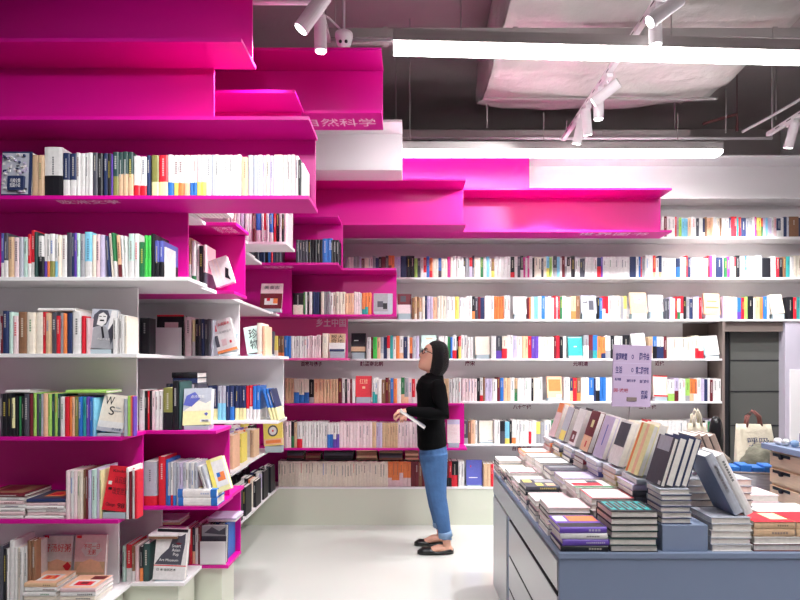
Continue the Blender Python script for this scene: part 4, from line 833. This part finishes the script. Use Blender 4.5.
for i in range(3):
    b = MB(); b.box(0.004, 0.336, 0.0, 0.0115, 0.008 + 0.085 * i, 0.078 + 0.085 * i); dd = b.build('drawer', WOOD, cr, bevel=0.002)
    b = MB(); b.box(0.03, 0.16, -0.002, 0.0, 0.06 + 0.085 * i, 0.075 + 0.085 * i); b.tube([(0.1, -0.012, 0.062 + 0.085 * i), (0.1, 0.0, 0.062 + 0.085 * i)], 0.012, 10); b.build('finger_slot', GAP, dd)
b = MB(); b.box(-0.02, 0.35, -0.03, 0.23, 0.261, 0.29); b.build('tray', BLUEGREY, cr, bevel=0.003)
b = MB(); b.box(0, 0.16, 0, 0.1, 0, 0.07, PAL['v']); b.box(0.01, 0.15, -0.0008, 0, 0.01, 0.06, PAL['B']); o = b.build('box', PRINT, bevel=0.002); o.location = (1.915, 2.64, TZ + 0.292); o.rotation_euler = (0, 0.0, 0.1)
tag(o, 'dark blue carton on the tray of the wooden drawer unit', 'carton')
for i in range(4):
    blob('trinket', 1.865 + 0.012 * i, 2.84 - 0.045 * i, TZ + 0.292, 0.018, 0.018, 0.032, [WMETAL, STEEL, CUFFM, CANVAS][i], f'{["white", "silver", "pale blue", "cream"][i]} small trinket on the tray of the wooden drawer unit', 'trinket', 20 + i, 0.2)
random.seed(11)
# ---------------------------------------------------------------- the woman
PD = 4.36; S = PD / F
PX0 = X(440, PD)
def pp(px, py, y=0.0): return Vector(((px - 440) * S, y, (550.2 - py) * S))
def ring(c, u, v, a, b, n=24):
    return [c + u * (a * math.cos(2*PI*k/n)) + v * (b * math.sin(2*PI*k/n)) for k in range(n)]
def loft(mb, pts, n=24):
    """pts: (centre, a = half depth along travel-perpendicular x, b = half width along y)"""
    rs = []
    C = [Vector(p[0]) for p in pts]
    for i, (c, a, bb) in enumerate(pts):
        t = (C[min(i+1, len(C)-1)] - C[max(i-1, 0)]).normalized()
        v = Vector((0, 1, 0)) - t * t.y
        v = v.normalized() if v.length > 0.2 else Vector((1, 0, 0)); u = v.cross(t).normalized()
        rs.append(ring(C[i], u, v, a, bb, n))
    mb.rings(rs)
def limb(mb, pts, rad, n=16):
    pts = [Vector(p) for p in pts]
    loft(mb, [(p, r if not isinstance(r, tuple) else r[0], r if not isinstance(r, tuple) else r[1]) for p, r in zip(pts, rad)], n)
    for p, r in ((pts[0], rad[0]), (pts[-1], rad[-1])):
        r = r if not isinstance(r, tuple) else min(r)
        ball(mb, p, r * 0.98)
def ball(mb, c, r, n=12, m=8):
    rs = []
    for i in range(m + 1):
        a = PI * (0.02 + 0.96 * i / m)
        rs.append([(c[0] + r*math.sin(a)*math.cos(2*PI*k/n), c[1] + r*math.sin(a)*math.sin(2*PI*k/n), c[2] + r*math.cos(a)) for k in range(n)])
    mb.rings(rs)
def remesh(mb, name, m, parent, vox, smooth=4):
    o = mb.build(name + '_tmp', m, fix=True)
    r = o.modifiers.new('R', 'REMESH'); r.mode = 'VOXEL'; r.voxel_size = vox
    s = o.modifiers.new('S', 'SMOOTH'); s.iterations = smooth; s.factor = 0.5
    dg = bpy.context.evaluated_depsgraph_get(); dg.update()
    me = bpy.data.meshes.new_from_object(o.evaluated_get(dg)); old = o.data
    bpy.data.objects.remove(o); bpy.data.meshes.remove(old)
    me.name = name; me.materials.clear(); me.materials.append(m)
    me.polygons.foreach_set('use_smooth', [True] * len(me.polygons))
    o = bpy.data.objects.new(name, me); COL.objects.link(o); o.parent = parent
    return o
WM = empty('person', (PX0, PD, 0), 'woman in black top, blue jeans and flats looking up, holding a booklet', 'person')
# head: lofted horizontal slices, tilted back
tl = math.radians(21)
HC = Vector((-0.058, 0, 1.497)); ya = math.radians(13)   # face turned a little toward the aisle
HF = Vector((-math.cos(tl) * math.cos(ya), -math.cos(tl) * math.sin(ya), math.sin(tl))); HU = Vector((math.sin(tl) * math.cos(ya), math.sin(tl) * math.sin(ya), math.cos(tl))); HS = HU.cross(HF)
if HS.y < 0: HS = -HS
SL = [(-.116,.066,.03,.016,0),(-.108,.080,.02,.033,0),(-.092,.087,.03,.045,0),(-.075,.086,.045,.053,.002),(-.066,.087,.055,.056,.006),(-.058,.085,.06,.058,.002),(-.05,.086,.065,.060,.006),(-.04,.084,.07,.062,.004),
      (-.032,.083,.075,.064,.010),(-.022,.083,.08,.066,.022),(-.012,.083,.085,.068,.025),(0,.083,.088,.070,.019),(.014,.081,.09,.072,.012),(.026,.080,.092,.073,.007),(.042,.087,.094,.074,.002),(.06,.087,.092,.072,0),
      (.08,.078,.085,.066,0),(.096,.062,.07,.053,0),(.107,.04,.046,.036,0),(.112,.012,.014,.012,0)]
body = MB(); rs = []
for z, f, bk_, w, nose in SL:
    r = []
    for k in range(40):
        th = 2 * PI * k / 40; c, s = math.cos(th), math.sin(th)
        e = 0.9
        fx = (f if c > 0 else bk_) * (abs(c) ** e) * (1 if c > 0 else -1); sy = w * (abs(s) ** e) * (1 if s > 0 else -1)
        dth = min(th, 2*PI - th); fx += 1.25 * nose * math.exp(-(dth / 0.17) ** 2)
        if 0.012 < z < 0.034 and c > 0: fx -= 0.006 * math.exp(-((dth - 0.42) / 0.17) ** 2)
        r.append(HC + HF * fx + HS * sy + HU * z)
    rs.append(r)
body.rings(rs)
for sgn in (-1, 1):   # ears
    c = HC + HS * (0.071 * sgn) + HU * 0.002 - HF * 0.01
    limb(body, [c + HU * 0.024, c, c - HU * 0.022], [0.011, 0.013, 0.008], 10)
limb(body, [pp(431.5, 366) + Vector((0.012, 0, 0)), pp(433, 373), pp(435, 380)], [(0.05, 0.046), (0.05, 0.047), (0.056, 0.06)])
loft(body, [(pp(433.5, 378), .05, .06), (pp(432, 384), .07, .135), (pp(431.5, 392), .085, .145), (pp(431.3, 404), .088, .138), (pp(432, 418), .082, .128), (pp(432, 432), .09, .14), (pp(432.5, 446), .1, .165), (pp(433, 455), .1, .165)])
ball(body, pp(433, 455), 0.095)
SH = {-1: pp(437, 386, -0.155), 1: pp(437, 386, 0.155)}
EL = {-1: pp(442, 412, -0.235), 1: pp(442, 414, 0.215)}
WR = {-1: pp(407.5, 408.5, -0.225), 1: pp(414, 412, 0.02)}
HIP = {-1: pp(433, 452, -0.085), 1: pp(432, 452, 0.085)}
KN = {-1: pp(437.5, 496, -0.085), 1: pp(435, 495, 0.085)}
AN = {-1: pp(446.5, 540.5, -0.075), 1: pp(441.5, 536, 0.10)}
TOE = {-1: pp(420.5, 548.5, -0.085), 1: pp(417.5, 544.0, 0.115)}
for s in (-1, 1):
    limb(body, [SH[s], (SH[s] + EL[s]) / 2, EL[s], EL[s].lerp(WR[s], 0.3), WR[s]], [0.046, 0.042, 0.036, 0.036, 0.024])
    limb(body, [HIP[s], HIP[s].lerp(KN[s], 0.5), KN[s], KN[s].lerp(AN[s], 0.3), KN[s].lerp(AN[s], 0.75), AN[s]], [0.085, 0.072, 0.052, 0.054, 0.036, 0.031])
    # foot
    heel = AN[s] + Vector((0.018, 0, -0.045)); heel.z = max(heel.z, 0.034)
    toe = TOE[s].copy(); toe.z = 0.02
    limb(body, [AN[s], AN[s] + Vector((-0.005, 0, -0.03)), heel], [0.031, 0.033, 0.03])
    limb(body, [heel, heel.lerp(toe, 0.4) + Vector((0, 0, 0.012)), heel.lerp(toe, 0.75), toe], [(0.03, 0.03), (0.030, 0.036), (0.017, 0.038), (0.010, 0.024)])
def hand(wrist, fwd, palm_n, side, curl):
    """palm box-ish loft, four fingers with two bends, thumb from the side of the palm"""
    fwd = Vector(fwd).normalized(); pn = Vector(palm_n); pn = (pn - fwd * pn.dot(fwd)).normalized(); sd = fwd.cross(pn).normalized() * side
    rs = []
    for f, w, t in ((-0.01, .023, .018), (.02, .033, .016), (.05, .039, .014), (.078, .040, .012)):
        c = wrist + fwd * f
        rs.append([c + sd * (w * math.cos(2*PI*k/16)) + pn * (t * math.sin(2*PI*k/16)) for k in range(16)])
    body.rings(rs)
    for i, (off, ln) in enumerate(((.029, .072), (.010, .080), (-.010, .075), (-.028, .060))):
        base = wrist + fwd * (0.07 - 0.004 * abs(i - 1)) + sd * off
        p = [base - fwd * 0.012]; a = 0; q0 = base
        for seg, bend in zip((0.42, 0.32, 0.26), curl):
            a += bend; p.append(q0.copy()); q0 = q0 + (fwd * math.cos(a) + pn * math.sin(a)) * (ln * seg)
        p.append(q0)
        limb(body, p, [0.0095, 0.0092, 0.0085, 0.0078, 0.0066][:len(p)], 10)
    b0 = wrist + fwd * 0.022 + sd * 0.026
    d1 = (fwd * 0.6 + sd * 0.75 + pn * 0.25).normalized(); d2 = (fwd * 0.9 + sd * 0.1 + pn * 0.5).normalized()
    limb(body, [b0, b0 + d1 * 0.032, b0 + d1 * 0.032 + d2 * 0.028, b0 + d1 * 0.032 + d2 * 0.05], [0.013, 0.011, 0.0098, 0.008], 10)
hand(WR[-1], (-0.93, 0.1, -0.1), (0.15, 0.25, -1), 1, (0.55, 0.85, 0.6))
hand(WR[1], (-0.8, -0.5, -0.25), (0, 0.2, -1), -1, (0.3, 0.5, 0.4))
bo = remesh(body, 'body', SKIN, WM, 0.0042, 3)
# hair
hb = MB(); rs = []
for z, cx, a, bb in ((1.632, -.026, .012, .012), (1.627, -.025, .036, .034), (1.616, -.022, .056, .056), (1.60, -.019, .070, .072), (1.575, -.017, .080, .084), (1.545, -.014, .083, .09), (1.50, -.012, .084, .092), (1.46, -.012, .083, .091), (1.43, -.014, .080, .089), (1.40, -.019, .072, .085), (1.375, -.026, .060, .08), (1.355, -.033, .048, .072), (1.34, -.037, .036, .06)):
    r = []
    for k in range(36):
        th = 2 * PI * k / 36
        wv = 1 + 0.012 * math.sin(9 * th) + 0.01 * math.sin(17 * th + z * 20)
        r.append((cx + a * wv * math.cos(th), bb * wv * math.sin(th), z))
    rs.append(r)
hb.rings(rs)
remesh(hb, 'hair', HAIR, WM, 0.006, 2)
# face details: eyes, brows, lips
for s in (-1, 1):
    c = HC + HF * 0.0715 + HS * (0.031 * s) + HU * 0.024
    b = MB(); ball(b, c, 0.0105); e = b.build('eye', mat('eye_white', hx('#efe9e4'), 0.3) if s < 0 else MATS['eye_white'], WM, smooth=True)
    b = MB(); ball(b, c + HF * 0.0065 + HU * 0.002, 0.0055); b.build('iris', BLACKPL, e, smooth=True)
    b = MB(); b.tube([HC + HF * 0.083 + HS * (0.016 * s) + HU * 0.043, HC + HF * 0.084 + HS * (0.031 * s) + HU * 0.048, HC + HF * 0.072 + HS * (0.047 * s) + HU * 0.044], 0.0028, 6); b.build('eyebrow', HAIR, WM)
LIP = mat('lips', hx('#a8585a'), 0.4)
b = MB()
for zz, r in ((-0.0525, .0042), (-0.0625, .0048)): b.tube([HC + HF * 0.078 + HS * -0.021 + HU * -0.058, HC + HF * 0.0885 + HU * zz, HC + HF * 0.078 + HS * 0.021 + HU * -0.058], [0.002, r, 0.002], 8)
b.build('lips', LIP, WM, smooth=True)
# glasses
gl = MB()
for s in (-1, 1):
    c = HC + HF * 0.094 + HS * (0.034 * s) + HU * 0.021
    gl.tube([c + HS * (0.025 * math.cos(2*PI*k/20)) + HU * (0.021 * math.sin(2*PI*k/20)) - HF * 0.006 * abs(math.cos(2*PI*k/20)) * (1 if math.cos(2*PI*k/20) * s > 0 else 0) for k in range(21)], 0.0026, 8, caps=False)
    gl.tube([HC + HF * 0.089 + HS * (0.059 * s) + HU * 0.026, HC + HF * 0.05 + HS * (0.074 * s) + HU * 0.024, HC - HF * 0.02 + HS * (0.078 * s) + HU * 0.018], 0.0026, 8)
gl.tube([HC + HF * 0.094 - HS * 0.009 + HU * 0.026, HC + HF * 0.099 + HU * 0.029, HC + HF * 0.094 + HS * 0.009 + HU * 0.026], 0.0024, 8)
gl.build('glasses', BLACKPL, WM, smooth=True)
# shirt
sh = MB()
loft(sh, [(pp(433.5, 372), .058, .056), (pp(434, 375.5), .074, .078), (pp(433, 379.5), .092, .115), (pp(431.2, 384), .108, .172), (pp(430.8, 388), .118, .182), (pp(431.2, 393), .112, .178), (pp(431.2, 402), .110, .164), (pp(430.8, 414), .108, .152), (pp(431, 428), .110, .158), (pp(431.8, 440), .114, .176), (pp(432, 445.5), .115, .18), (pp(432.3, 447.5), .10, .16)], 36)
for s in (-1, 1):
    limb(sh, [SH[s], (SH[s] + EL[s]) / 2, EL[s], EL[s].lerp(WR[s], 0.35), EL[s].lerp(WR[s], 0.95)], [0.060, 0.056, 0.050, 0.046, 0.034])
so = remesh(sh, 'shirt', SHIRTM, WM, 0.006, 2)
# jeans
jm = MB()
loft(jm, [(pp(433, 440), .096, .158), (pp(433, 447), .106, .172), (pp(433.5, 456), .112, .175), (pp(434, 464), .104, .17)], 32)
for s in (-1, 1):
    h0 = HIP[s] + Vector((0.004, 0, 0))
    limb(jm, [h0, HIP[s].lerp(KN[s], 0.35), HIP[s].lerp(KN[s], 0.7), KN[s], KN[s].lerp(AN[s], 0.3), KN[s].lerp(AN[s], 0.6), KN[s].lerp(AN[s], 0.80)],
         [(.106, .092), (.094, .083), (.077, .071), (.067, .063), (.063, .061), (.053, .052), (.048, .047)])
jo = remesh(jm, 'jeans', DENIM, WM, 0.006, 2)
for s in (-1, 1):
    b = MB(); a0 = KN[s].lerp(AN[s], 0.72); a1 = KN[s].lerp(AN[s], 0.86)
    loft(b, [(a0, .050, .050), (a0.lerp(a1, 0.1), .0535, .053), (a0.lerp(a1, 0.9), .0535, .053), (a1, .050, .049), (a1 + Vector((0, 0, 0.008)), .038, .038)], 20); b.build('cuff', CUFFM, jo, smooth=True)
# flat shoes
for s in (-1, 1):
    heel = AN[s] + Vector((0.022, 0, 0)); heel.z = 0.0; toe = TOE[s].copy(); toe.z = 0
    t = (toe - heel); L = t.length; t.normalize(); v = Vector((-t.y, t.x, 0))
    b = MB(); rs = []
    for i in range(15):
        f = i / 14; c = heel + t * ((L + 0.05) * f - 0.026)
        w = (0.034 + 0.014 * math.sin(min(1, f * 1.25) * PI * 0.62)) * (1 if 0.08 < f < 0.86 else 0.78 if 0.02 < f < 0.95 else 0.35)
        ht = 0.064 - 0.034 * math.sin(min(1, f / 0.5) * PI / 2) + 0.022 * max(0, min(1, (f - 0.5) / 0.14)) - (0.012 if f > 0.9 else 0) - (0.012 if f > 0.96 else 0)
        ht = ht if f > 0.02 else 0.04
        r = []
        for k in range(20):
            th = 2*PI*k/20; zz = math.sin(th); r.append(c + v * (w * math.cos(th)) + Vector((0, 0, max(0.001, ht/2 + zz * ht/2))))
        rs.append(r)
    b.rings(rs); o = b.build('shoe', SHOEM, WM, smooth=True)
# the booklet in her hand
A = pp(400.5, 407.5, 0); Bp = pp(424, 424, 0)
dr_ = (Bp - A); L = dr_.length; dr_.normalize(); nn = Vector((0, 1, 0)).cross(dr_).normalized()
if nn.z < 0: nn = -nn
b = MB()
M = frame((PX0 + A.x, PD - 0.29, A.z), dr_, (0, 1, 0))
b.box(0, L, 0, 0.13, -0.009, -0.0075, PAL['x']); b.box(0, L, 0, 0.13, 0.0075, 0.009, PAL['x']); b.box(0, L, 0.1285, 0.13, -0.0075, 0.0075, PAL['x'])
o = b.build('booklet', PRINT); o.matrix_world = M
b = MB(); b.box(0.002, L - 0.002, 0.002, 0.128, -0.0073, 0.0073, PAGE); b.build('pages', PRINT, o)
tag(o, "pale blue-grey booklet held open-edged in the woman's hand", 'book')
# ---------------------------------------------------------------- ceiling: duct, trays, lamps, spots
def linear_lamp(x0, x1, y0, y1, z, label, w=0.11, deep=False):
    dx, dy = x1 - x0, y1 - y0; L = math.hypot(dx, dy); a = math.atan2(dy, dx)
    t = empty('linear_lamp', (x0, y0, z), label, 'ceiling lamp', 'linear ceiling lamps', rz=a)
    b = MB(); b.box(0, L, -w/2, w/2, 0.012, 0.075); b.build('housing', GMETAL, t, bevel=0.003)
    if deep:  # unseen lamps: side shades added to hold light off the top boxes
        b = MB(); b.box(0.004, L - 0.004, -w/2 + 0.008, w/2 - 0.008, 0.006, 0.0118); b.build('diffuser', LAMP2, t)
        b = MB(); b.box(0, L, -w/2, -w/2 + 0.006, -0.03, 0.0118); b.box(0, L, w/2 - 0.006, w/2, -0.03, 0.0118); b.build('side_shade', GMETAL, t)
    else:
        b = MB(); b.box(0.004, L - 0.004, -w/2 + 0.004, w/2 - 0.004, -0.02, 0.0118); b.build('diffuser', LAMP, t, bevel=0.004)
    for f in (0.12, 0.5, 0.88):
        b = MB(); b.tube([(L * f, 0, 0.0755), (L * f, 0, (3.52 if (y0 > 2 and 0.45 < x0 + L * f < 2.6) else 4.299) - z)], 0.004, 6); b.build('suspension_wire', GMETAL, t)
    return t
linear_lamp(X(393, 3.15), 3.1, 3.15, 3.29, 3.23, 'long bright linear lamp crossing the top of the view below the duct')
linear_lamp(-0.35, X(720, 4.62), 4.62, 4.62, 3.19, 'linear lamp nearer the back shelves, just above the long magenta box')
for i, y in enumerate((1.75, 0.35, -1.05, -2.45, -3.85)):  # unseen lamp rows, added overhead and behind the camera to light the room
    linear_lamp(-0.1, 3.1, y, y, 3.30, f'added unseen linear ceiling lamp overhead, {ordw(i + 1)} row toward the shop entrance', deep=True)
# insulated duct
import mathutils.noise as mn
dt = empty('duct', (1.5, 3.9, 3.6), 'large foil-wrapped ventilation duct under the dark ceiling', 'duct')
b = MB(); rs = []
for i in range(61):
    y = 2.3 + 2.72 * i / 60; r = []
    prof = []
    N = 26
    for k in range(N): prof.append((0.60 + 1.84 * k / (N - 1), 3.605))
    for k in range(8): prof.append((2.44, 3.58 + 0.5 * (k + 1) / 8))
    for k in range(N): prof.append((2.44 - 1.84 * k / (N - 1), 4.1))
    for k in range(8): prof.append((0.60, 4.1 - 0.5 * (k + 1) / 8))
    e = max(0, (i - 50) / 10); s0 = 1 - 0.05 * e ** 2
    for x, z in prof:
        n = mn.noise(Vector((x * 2.0, y * 5.2, z * 2.0))) * 0.045 + mn.noise(Vector((x * 6, y * 13, z * 6))) * 0.014
        cr = 0.03 * ((x - 1.52) / 0.92) ** 4
        zz = z + (-n - 0.02 if z < 3.606 else n * 0.6) + (cr if z < 3.606 else 0)
        if y > 4.45: zz += 0.16 * min(1, (y - 4.45) / 0.5) ** 1.5 * max(0, min(1, (4.0 - z) / 0.395))
        r.append((x + (n * 0.8 if 3.606 < z < 4.09 else 0) - 1.5, y - 3.9, zz - 3.6))
    rs.append(r)
b.rings(rs); b.build('foil_wrap', FOIL, dt, smooth=True)
for y in (2.9, 4.42):
    b = MB(); yy = y - 3.9
    b.box(-0.92, 0.93, yy, yy + 0.03, -0.055, -0.045) ; b.build('strap', GMETAL, dt)
# cable trays and conduits running across
def across(name, x0, x1, y, z, h, dep, m, label, cat):
    b = MB(); b.box(x0, x1, 0, dep, 0, h); b.box(x0, x1, -0.0, 0.006, h, h + 0.012)
    for k in range(int((x1 - x0) / 0.8)): b.box(x0 + 0.4 + 0.8 * k, x0 + 0.43 + 0.8 * k, -0.006, dep + 0.006, -0.008, h + 0.016)
    for xx in (x0 + 0.1, x1 - 0.12): b.tube([(xx, dep / 2, h), (xx, dep / 2, 4.299 - z)], 0.004, 6)
    o = b.build(name, m); o.location = (0, y, z); return tag(o, label, cat)
across('cable_tray', X(318, 3.45), 3.3, 3.45, Z(37, 3.45), 0.045, 0.09, GMETAL, 'grey cable tray crossing just above the upper linear lamp', 'cable tray')
across('cable_tray', X(385, 5.15), X(690, 5.15), 5.15, Z(137, 5.15), 0.05, 0.08, GMETAL, 'grey cable tray near the back wall above the lower lamp', 'cable tray')
def pipe(name, pts, r, m, label, cat, rod=None):
    b = MB(); b.tube(pts, r, 10)
    if rod is not None: b.tube([pts[rod], (pts[rod][0], pts[rod][1], 4.299)], 0.004, 6)
    return tag(b.build(name, m, smooth=True), label, cat)
pipe('conduit', [(X(322, 3.46), 3.46, Z(40, 3.46)), (3.3, 3.46, Z(40, 3.46))], 0.009, WMETAL, 'white conduit under the upper cable tray', 'conduit')
pipe('conduit', [(X(402, 5.1), 5.1, Z(138.5, 5.1)), (X(772, 5.1), 5.1, Z(138.5, 5.1))], 0.013, WMETAL, 'white conduit above the lower lamp, running to the right track', 'conduit', 1)
pipe('conduit', [(X(250, 3.0), 3.0, Z(2, 3.0)), (X(312, 3.0), 3.0, Z(2, 3.0))], 0.016, WMETAL, 'white conduit at the top edge left of the spotlight', 'conduit', 1)
pipe('sprinkler_pipe', [(X(703, 5.3), 5.3, Z(124, 5.3)), (X(737, 5.3), 5.3, Z(114, 5.3)), (X(737, 5.3), 5.3, Z(131, 5.3))], 0.014, REDPIPE, 'dark red sprinkler pipe in the dark corner right of the duct', 'pipe', 1)
pipe('conduit', [(X(742, 4.9), 4.9, Z(132, 4.9)), (X(770, 4.7), 4.7, Z(117, 4.7)), (X(830, 4.3), 4.3, Z(82, 4.3))], 0.012, WMETAL, 'pale pipe slanting up to the right edge', 'pipe', 2)
beam = boxo('beam', X(344, 5.6), X(356, 5.6), 5.4, 5.6, 3.35, 4.299, GMETAL); tag(beam, 'grey steel hanger post in the dark gap left of the duct', 'beam')
rods = [(487, 60, 128, 4.98, 'beside the far corner of the duct'), (726, 88, 133, 5.1, 'over the sprinkler pipe'), (776, 62, 120, 5.1, 'right of the sprinkler pipe'), (537, 0, 31, 3.66, 'crossing the near duct face')]
for px, y0, y1, d, w in rods:
    z1 = min(4.299, Z(y0, d)) if px in (726, 776) else (4.299 if px != 537 else 4.299)
    if px == 537: z1 = Z(-3, d)
    b = MB(); b.tube([(X(px, d), d, Z(y1, d)), (X(px, d), d, z1)], 0.006, 8); tag(b.build('hanger_rod', GMETAL, smooth=True), f'thin steel hanger rod {w}', 'rod', 'ceiling hanger rods')
# track rails with spotlights
def rail(x, y0, y1, z, label):
    t = empty('track_rail', (x, y0, z), label, 'track', 'ceiling track rails')
    b = MB(); b.box(-0.018, 0.018, 0, y1 - y0, 0, 0.035); b.build('rail', WMETAL, t, bevel=0.002)
    b = MB(); n = int((y1 - y0) / 0.14)
    for k in range(n): b.box(-0.0185, 0.0185, 0.05 + 0.14 * k, 0.1 + 0.14 * k, 0.012, 0.02)
    b.build('slot', GAP, t)
    for f in (0.05, 0.95):
        b = MB(); b.tube([(0, (y1 - y0) * f, 0.0355), (0, (y1 - y0) * f, (3.53 if 0.5 < x < 2.5 else 4.299) - z)], 0.004, 6); b.build('suspension_wire', GMETAL, t)
def spot(x, y, z, tgt, label, L=0.19, r=0.035, power=0.0):
    t = empty('track_spotlight', (x, y, z), label, 'spotlight', 'track spotlights')
    D = (Vector(tgt) - Vector((x, y, z - 0.1))).normalized(); c = Vector((0.0, 0, -0.1))
    b = MB(); b.box(-0.022, 0.022, -0.05, 0.05, -0.03, -0.0005); b.build('adapter', WMETAL, t, bevel=0.003)
    b = MB(); b.tube([(0, 0, -0.03), c - D * 0.02], 0.008, 8); b.build('arm', WMETAL, t)
    b = MB(); b.tube([c - D * L * 0.45, c - D * L * 0.44, c + D * L * 0.55, c + D * L * 0.56], [r * 0.9, r, r, r * 0.94], 20); b.build('lamp_body', WMETAL, t, smooth=False, bevel=0.002)
    b = MB(); b.tube([c + D * (L * 0.561), c + D * (L * 0.575)], r * 0.8, 20); b.build('lens', LAMP if power else STAND, t)
    if power:
        l = bpy.data.lights.new('spot_beam', 'SPOT'); l.energy = power; l.spot_size = math.radians(70); l.spot_blend = 0.6; l.shadow_soft_size = 0.04
        o = bpy.data.objects.new('spot_beam', l); COL.objects.link(o); o.parent = t; o.location = c + D * (L * 0.65)
        o.rotation_euler = D.to_track_quat('-Z', 'Y').to_euler()
def RX(px, d): return X(px, d)
rail(1.34, 2.7, 4.9, 3.40, 'white track rail crossing under the duct toward the back shelves')
rail(-0.50, 2.35, 3.40, 3.40, 'white track rail at upper left by the dome camera')
rail(3.07, 3.6, 4.80, 3.40, 'white track rail at the upper right corner')
SP = 90
spot(1.34, 2.92, 3.40, (-0.6, 3.1, 1.9), 'white spotlight pointing right-up beside the duct, nearest on the long rail', power=SP)
spot(1.34, 3.06, 3.40, (1.4, 3.1, 0.8), 'white spotlight pointing straight down, second on the long rail', power=SP)
spot(1.34, 3.80, 3.40, (0.2, 4.7, 2.6), 'white spotlight slanting left, third on the long rail', power=SP)
spot(1.34, 3.98, 3.40, (1.4, 4.2, 0.5), 'white spotlight aimed down, fourth on the long rail', power=SP)
spot(1.34, 4.25, 3.40, (1.8, 5.0, 1.2), 'white spotlight slanting right, fifth on the long rail', power=SP)
spot(1.34, 4.42, 3.40, (1.0, 5.1, 1.2), 'white spotlight at the far end of the long rail', power=SP)
spot(-0.50, 2.93, 3.40, (-1.5, 2.9, 1.9), 'white spotlight aimed at the left bookcases near the dome camera', power=SP, L=0.22, r=0.04)
spot(-0.50, 3.12, 3.40, (-0.45, 3.2, 1.0), 'white spotlight beside the dome camera pointing down', power=SP)
spot(3.07, 4.0, 3.40, (2.6, 5.0, 1.5), 'white spotlight at the right edge of the view', power=SP)
spot(3.07, 4.5, 3.40, (2.9, 5.1, 1.5), 'white spotlight at the far end of the right rail', power=SP)
rail(-0.35, 0.1, 1.95, 3.40, 'unseen track rail added over the aisle to light the left bookcases')  # unseen rail and spots, added to brighten the left shelves
for i, (yy, tz, tx) in enumerate(((1.8, 0.7, -1.3), (1.4, 1.7, -1.7), (1.0, 1.3, -0.9), (0.5, 2.1, -1.2))):
    spot(-0.35, yy, 3.40, (tx, 2.6 + 0.4 * (i == 2), tz), f'unseen spotlight added over the aisle to light the left bookcases, {ordw(i + 1)} from the shelves', power=40)
rail(1.75, 0.1, 1.95, 3.40, 'unseen track rail added over the near end of the display table')  # unseen rail and spots, added to brighten the table and its front
for i, (yy, ty, tx, tz) in enumerate(((1.8, 2.9, 1.5, 0.8), (1.3, 2.6, 0.9, 0.8), (0.8, 2.07, 1.3, 0.4), (0.4, 2.2, 1.8, 0.6))):
    spot(1.75, yy, 3.40, (tx, ty, tz), f'unseen spotlight added to light the display table, {ordw(i + 1)} from the shelves', power=38)
# dome camera
dc = empty('security_camera', (X(344, 3.35), 3.35, Z(42, 3.35)), 'white dome security camera hanging beside the left track rail', 'camera')
b = MB(); rs = []
for z, r in ((0.05, .02), (0.05, .052), (0.03, .054), (0.0, .046), (-0.03, .036), (-0.048, .022), (-0.053, .004)): rs.append([(r*math.cos(2*PI*k/24), r*math.sin(2*PI*k/24), z) for k in range(24)])
b.rings(rs); b.build('housing', WMETAL, dc, smooth=True)
for s in (-1, 1):
    b = MB(); ball(b, (0.017 * s, -0.038, -0.018), 0.010); b.build('lens', BLACKPL, dc, smooth=True)
b = MB(); b.tube([(0, 0, 0.05), (0, 0, 4.299 - Z(42, 3.35))], 0.008, 8); b.build('drop_rod', WMETAL, dc)
b = MB(); b.tube([(0, 0, 0.055), (-0.08, -0.05, 0.11), (-0.15, -0.1, 0.13)], 0.006, 8); b.build('cable', WMETAL, dc, smooth=True)
# ---------------------------------------------------------------- the far books as one mass
st = STUFF.build('shelved_books', PRINT)
tag(st, 'hundreds of small books filling the far shelves and the undersides of the table stacks', 'books', kind='stuff')
# ---------------------------------------------------------------- world, camera
w = bpy.data.worlds.new('World'); SC.world = w; w.use_nodes = True
w.node_tree.nodes['Background'].inputs[0].default_value = (0.9, 0.93, 1.0, 1); w.node_tree.nodes['Background'].inputs[1].default_value = 0.3
cd = bpy.data.cameras.new('Camera'); cam = bpy.data.objects.new('Camera', cd); COL.objects.link(cam)
cam.location = (0, 0, CH); cam.rotation_euler = (PI / 2, 0, 0)
cd.sensor_fit = 'HORIZONTAL'; cd.sensor_width = 36.0; cd.lens = 36.0 * F / 800
cd.shift_x = -(VX - 400) / 800; cd.shift_y = (HY - 300) / 800; cd.clip_start = 0.05; cd.clip_end = 60
SC.camera = cam
vs = SC.view_settings; vs.view_transform = 'Standard'; vs.look = 'None'; vs.gamma = 1.0; vs.exposure = 0.72
try: vs.use_curve_mapping = False
except Exception: pass
SC.display_settings.display_device = 'sRGB'
print('individual books', NBOOK[0])
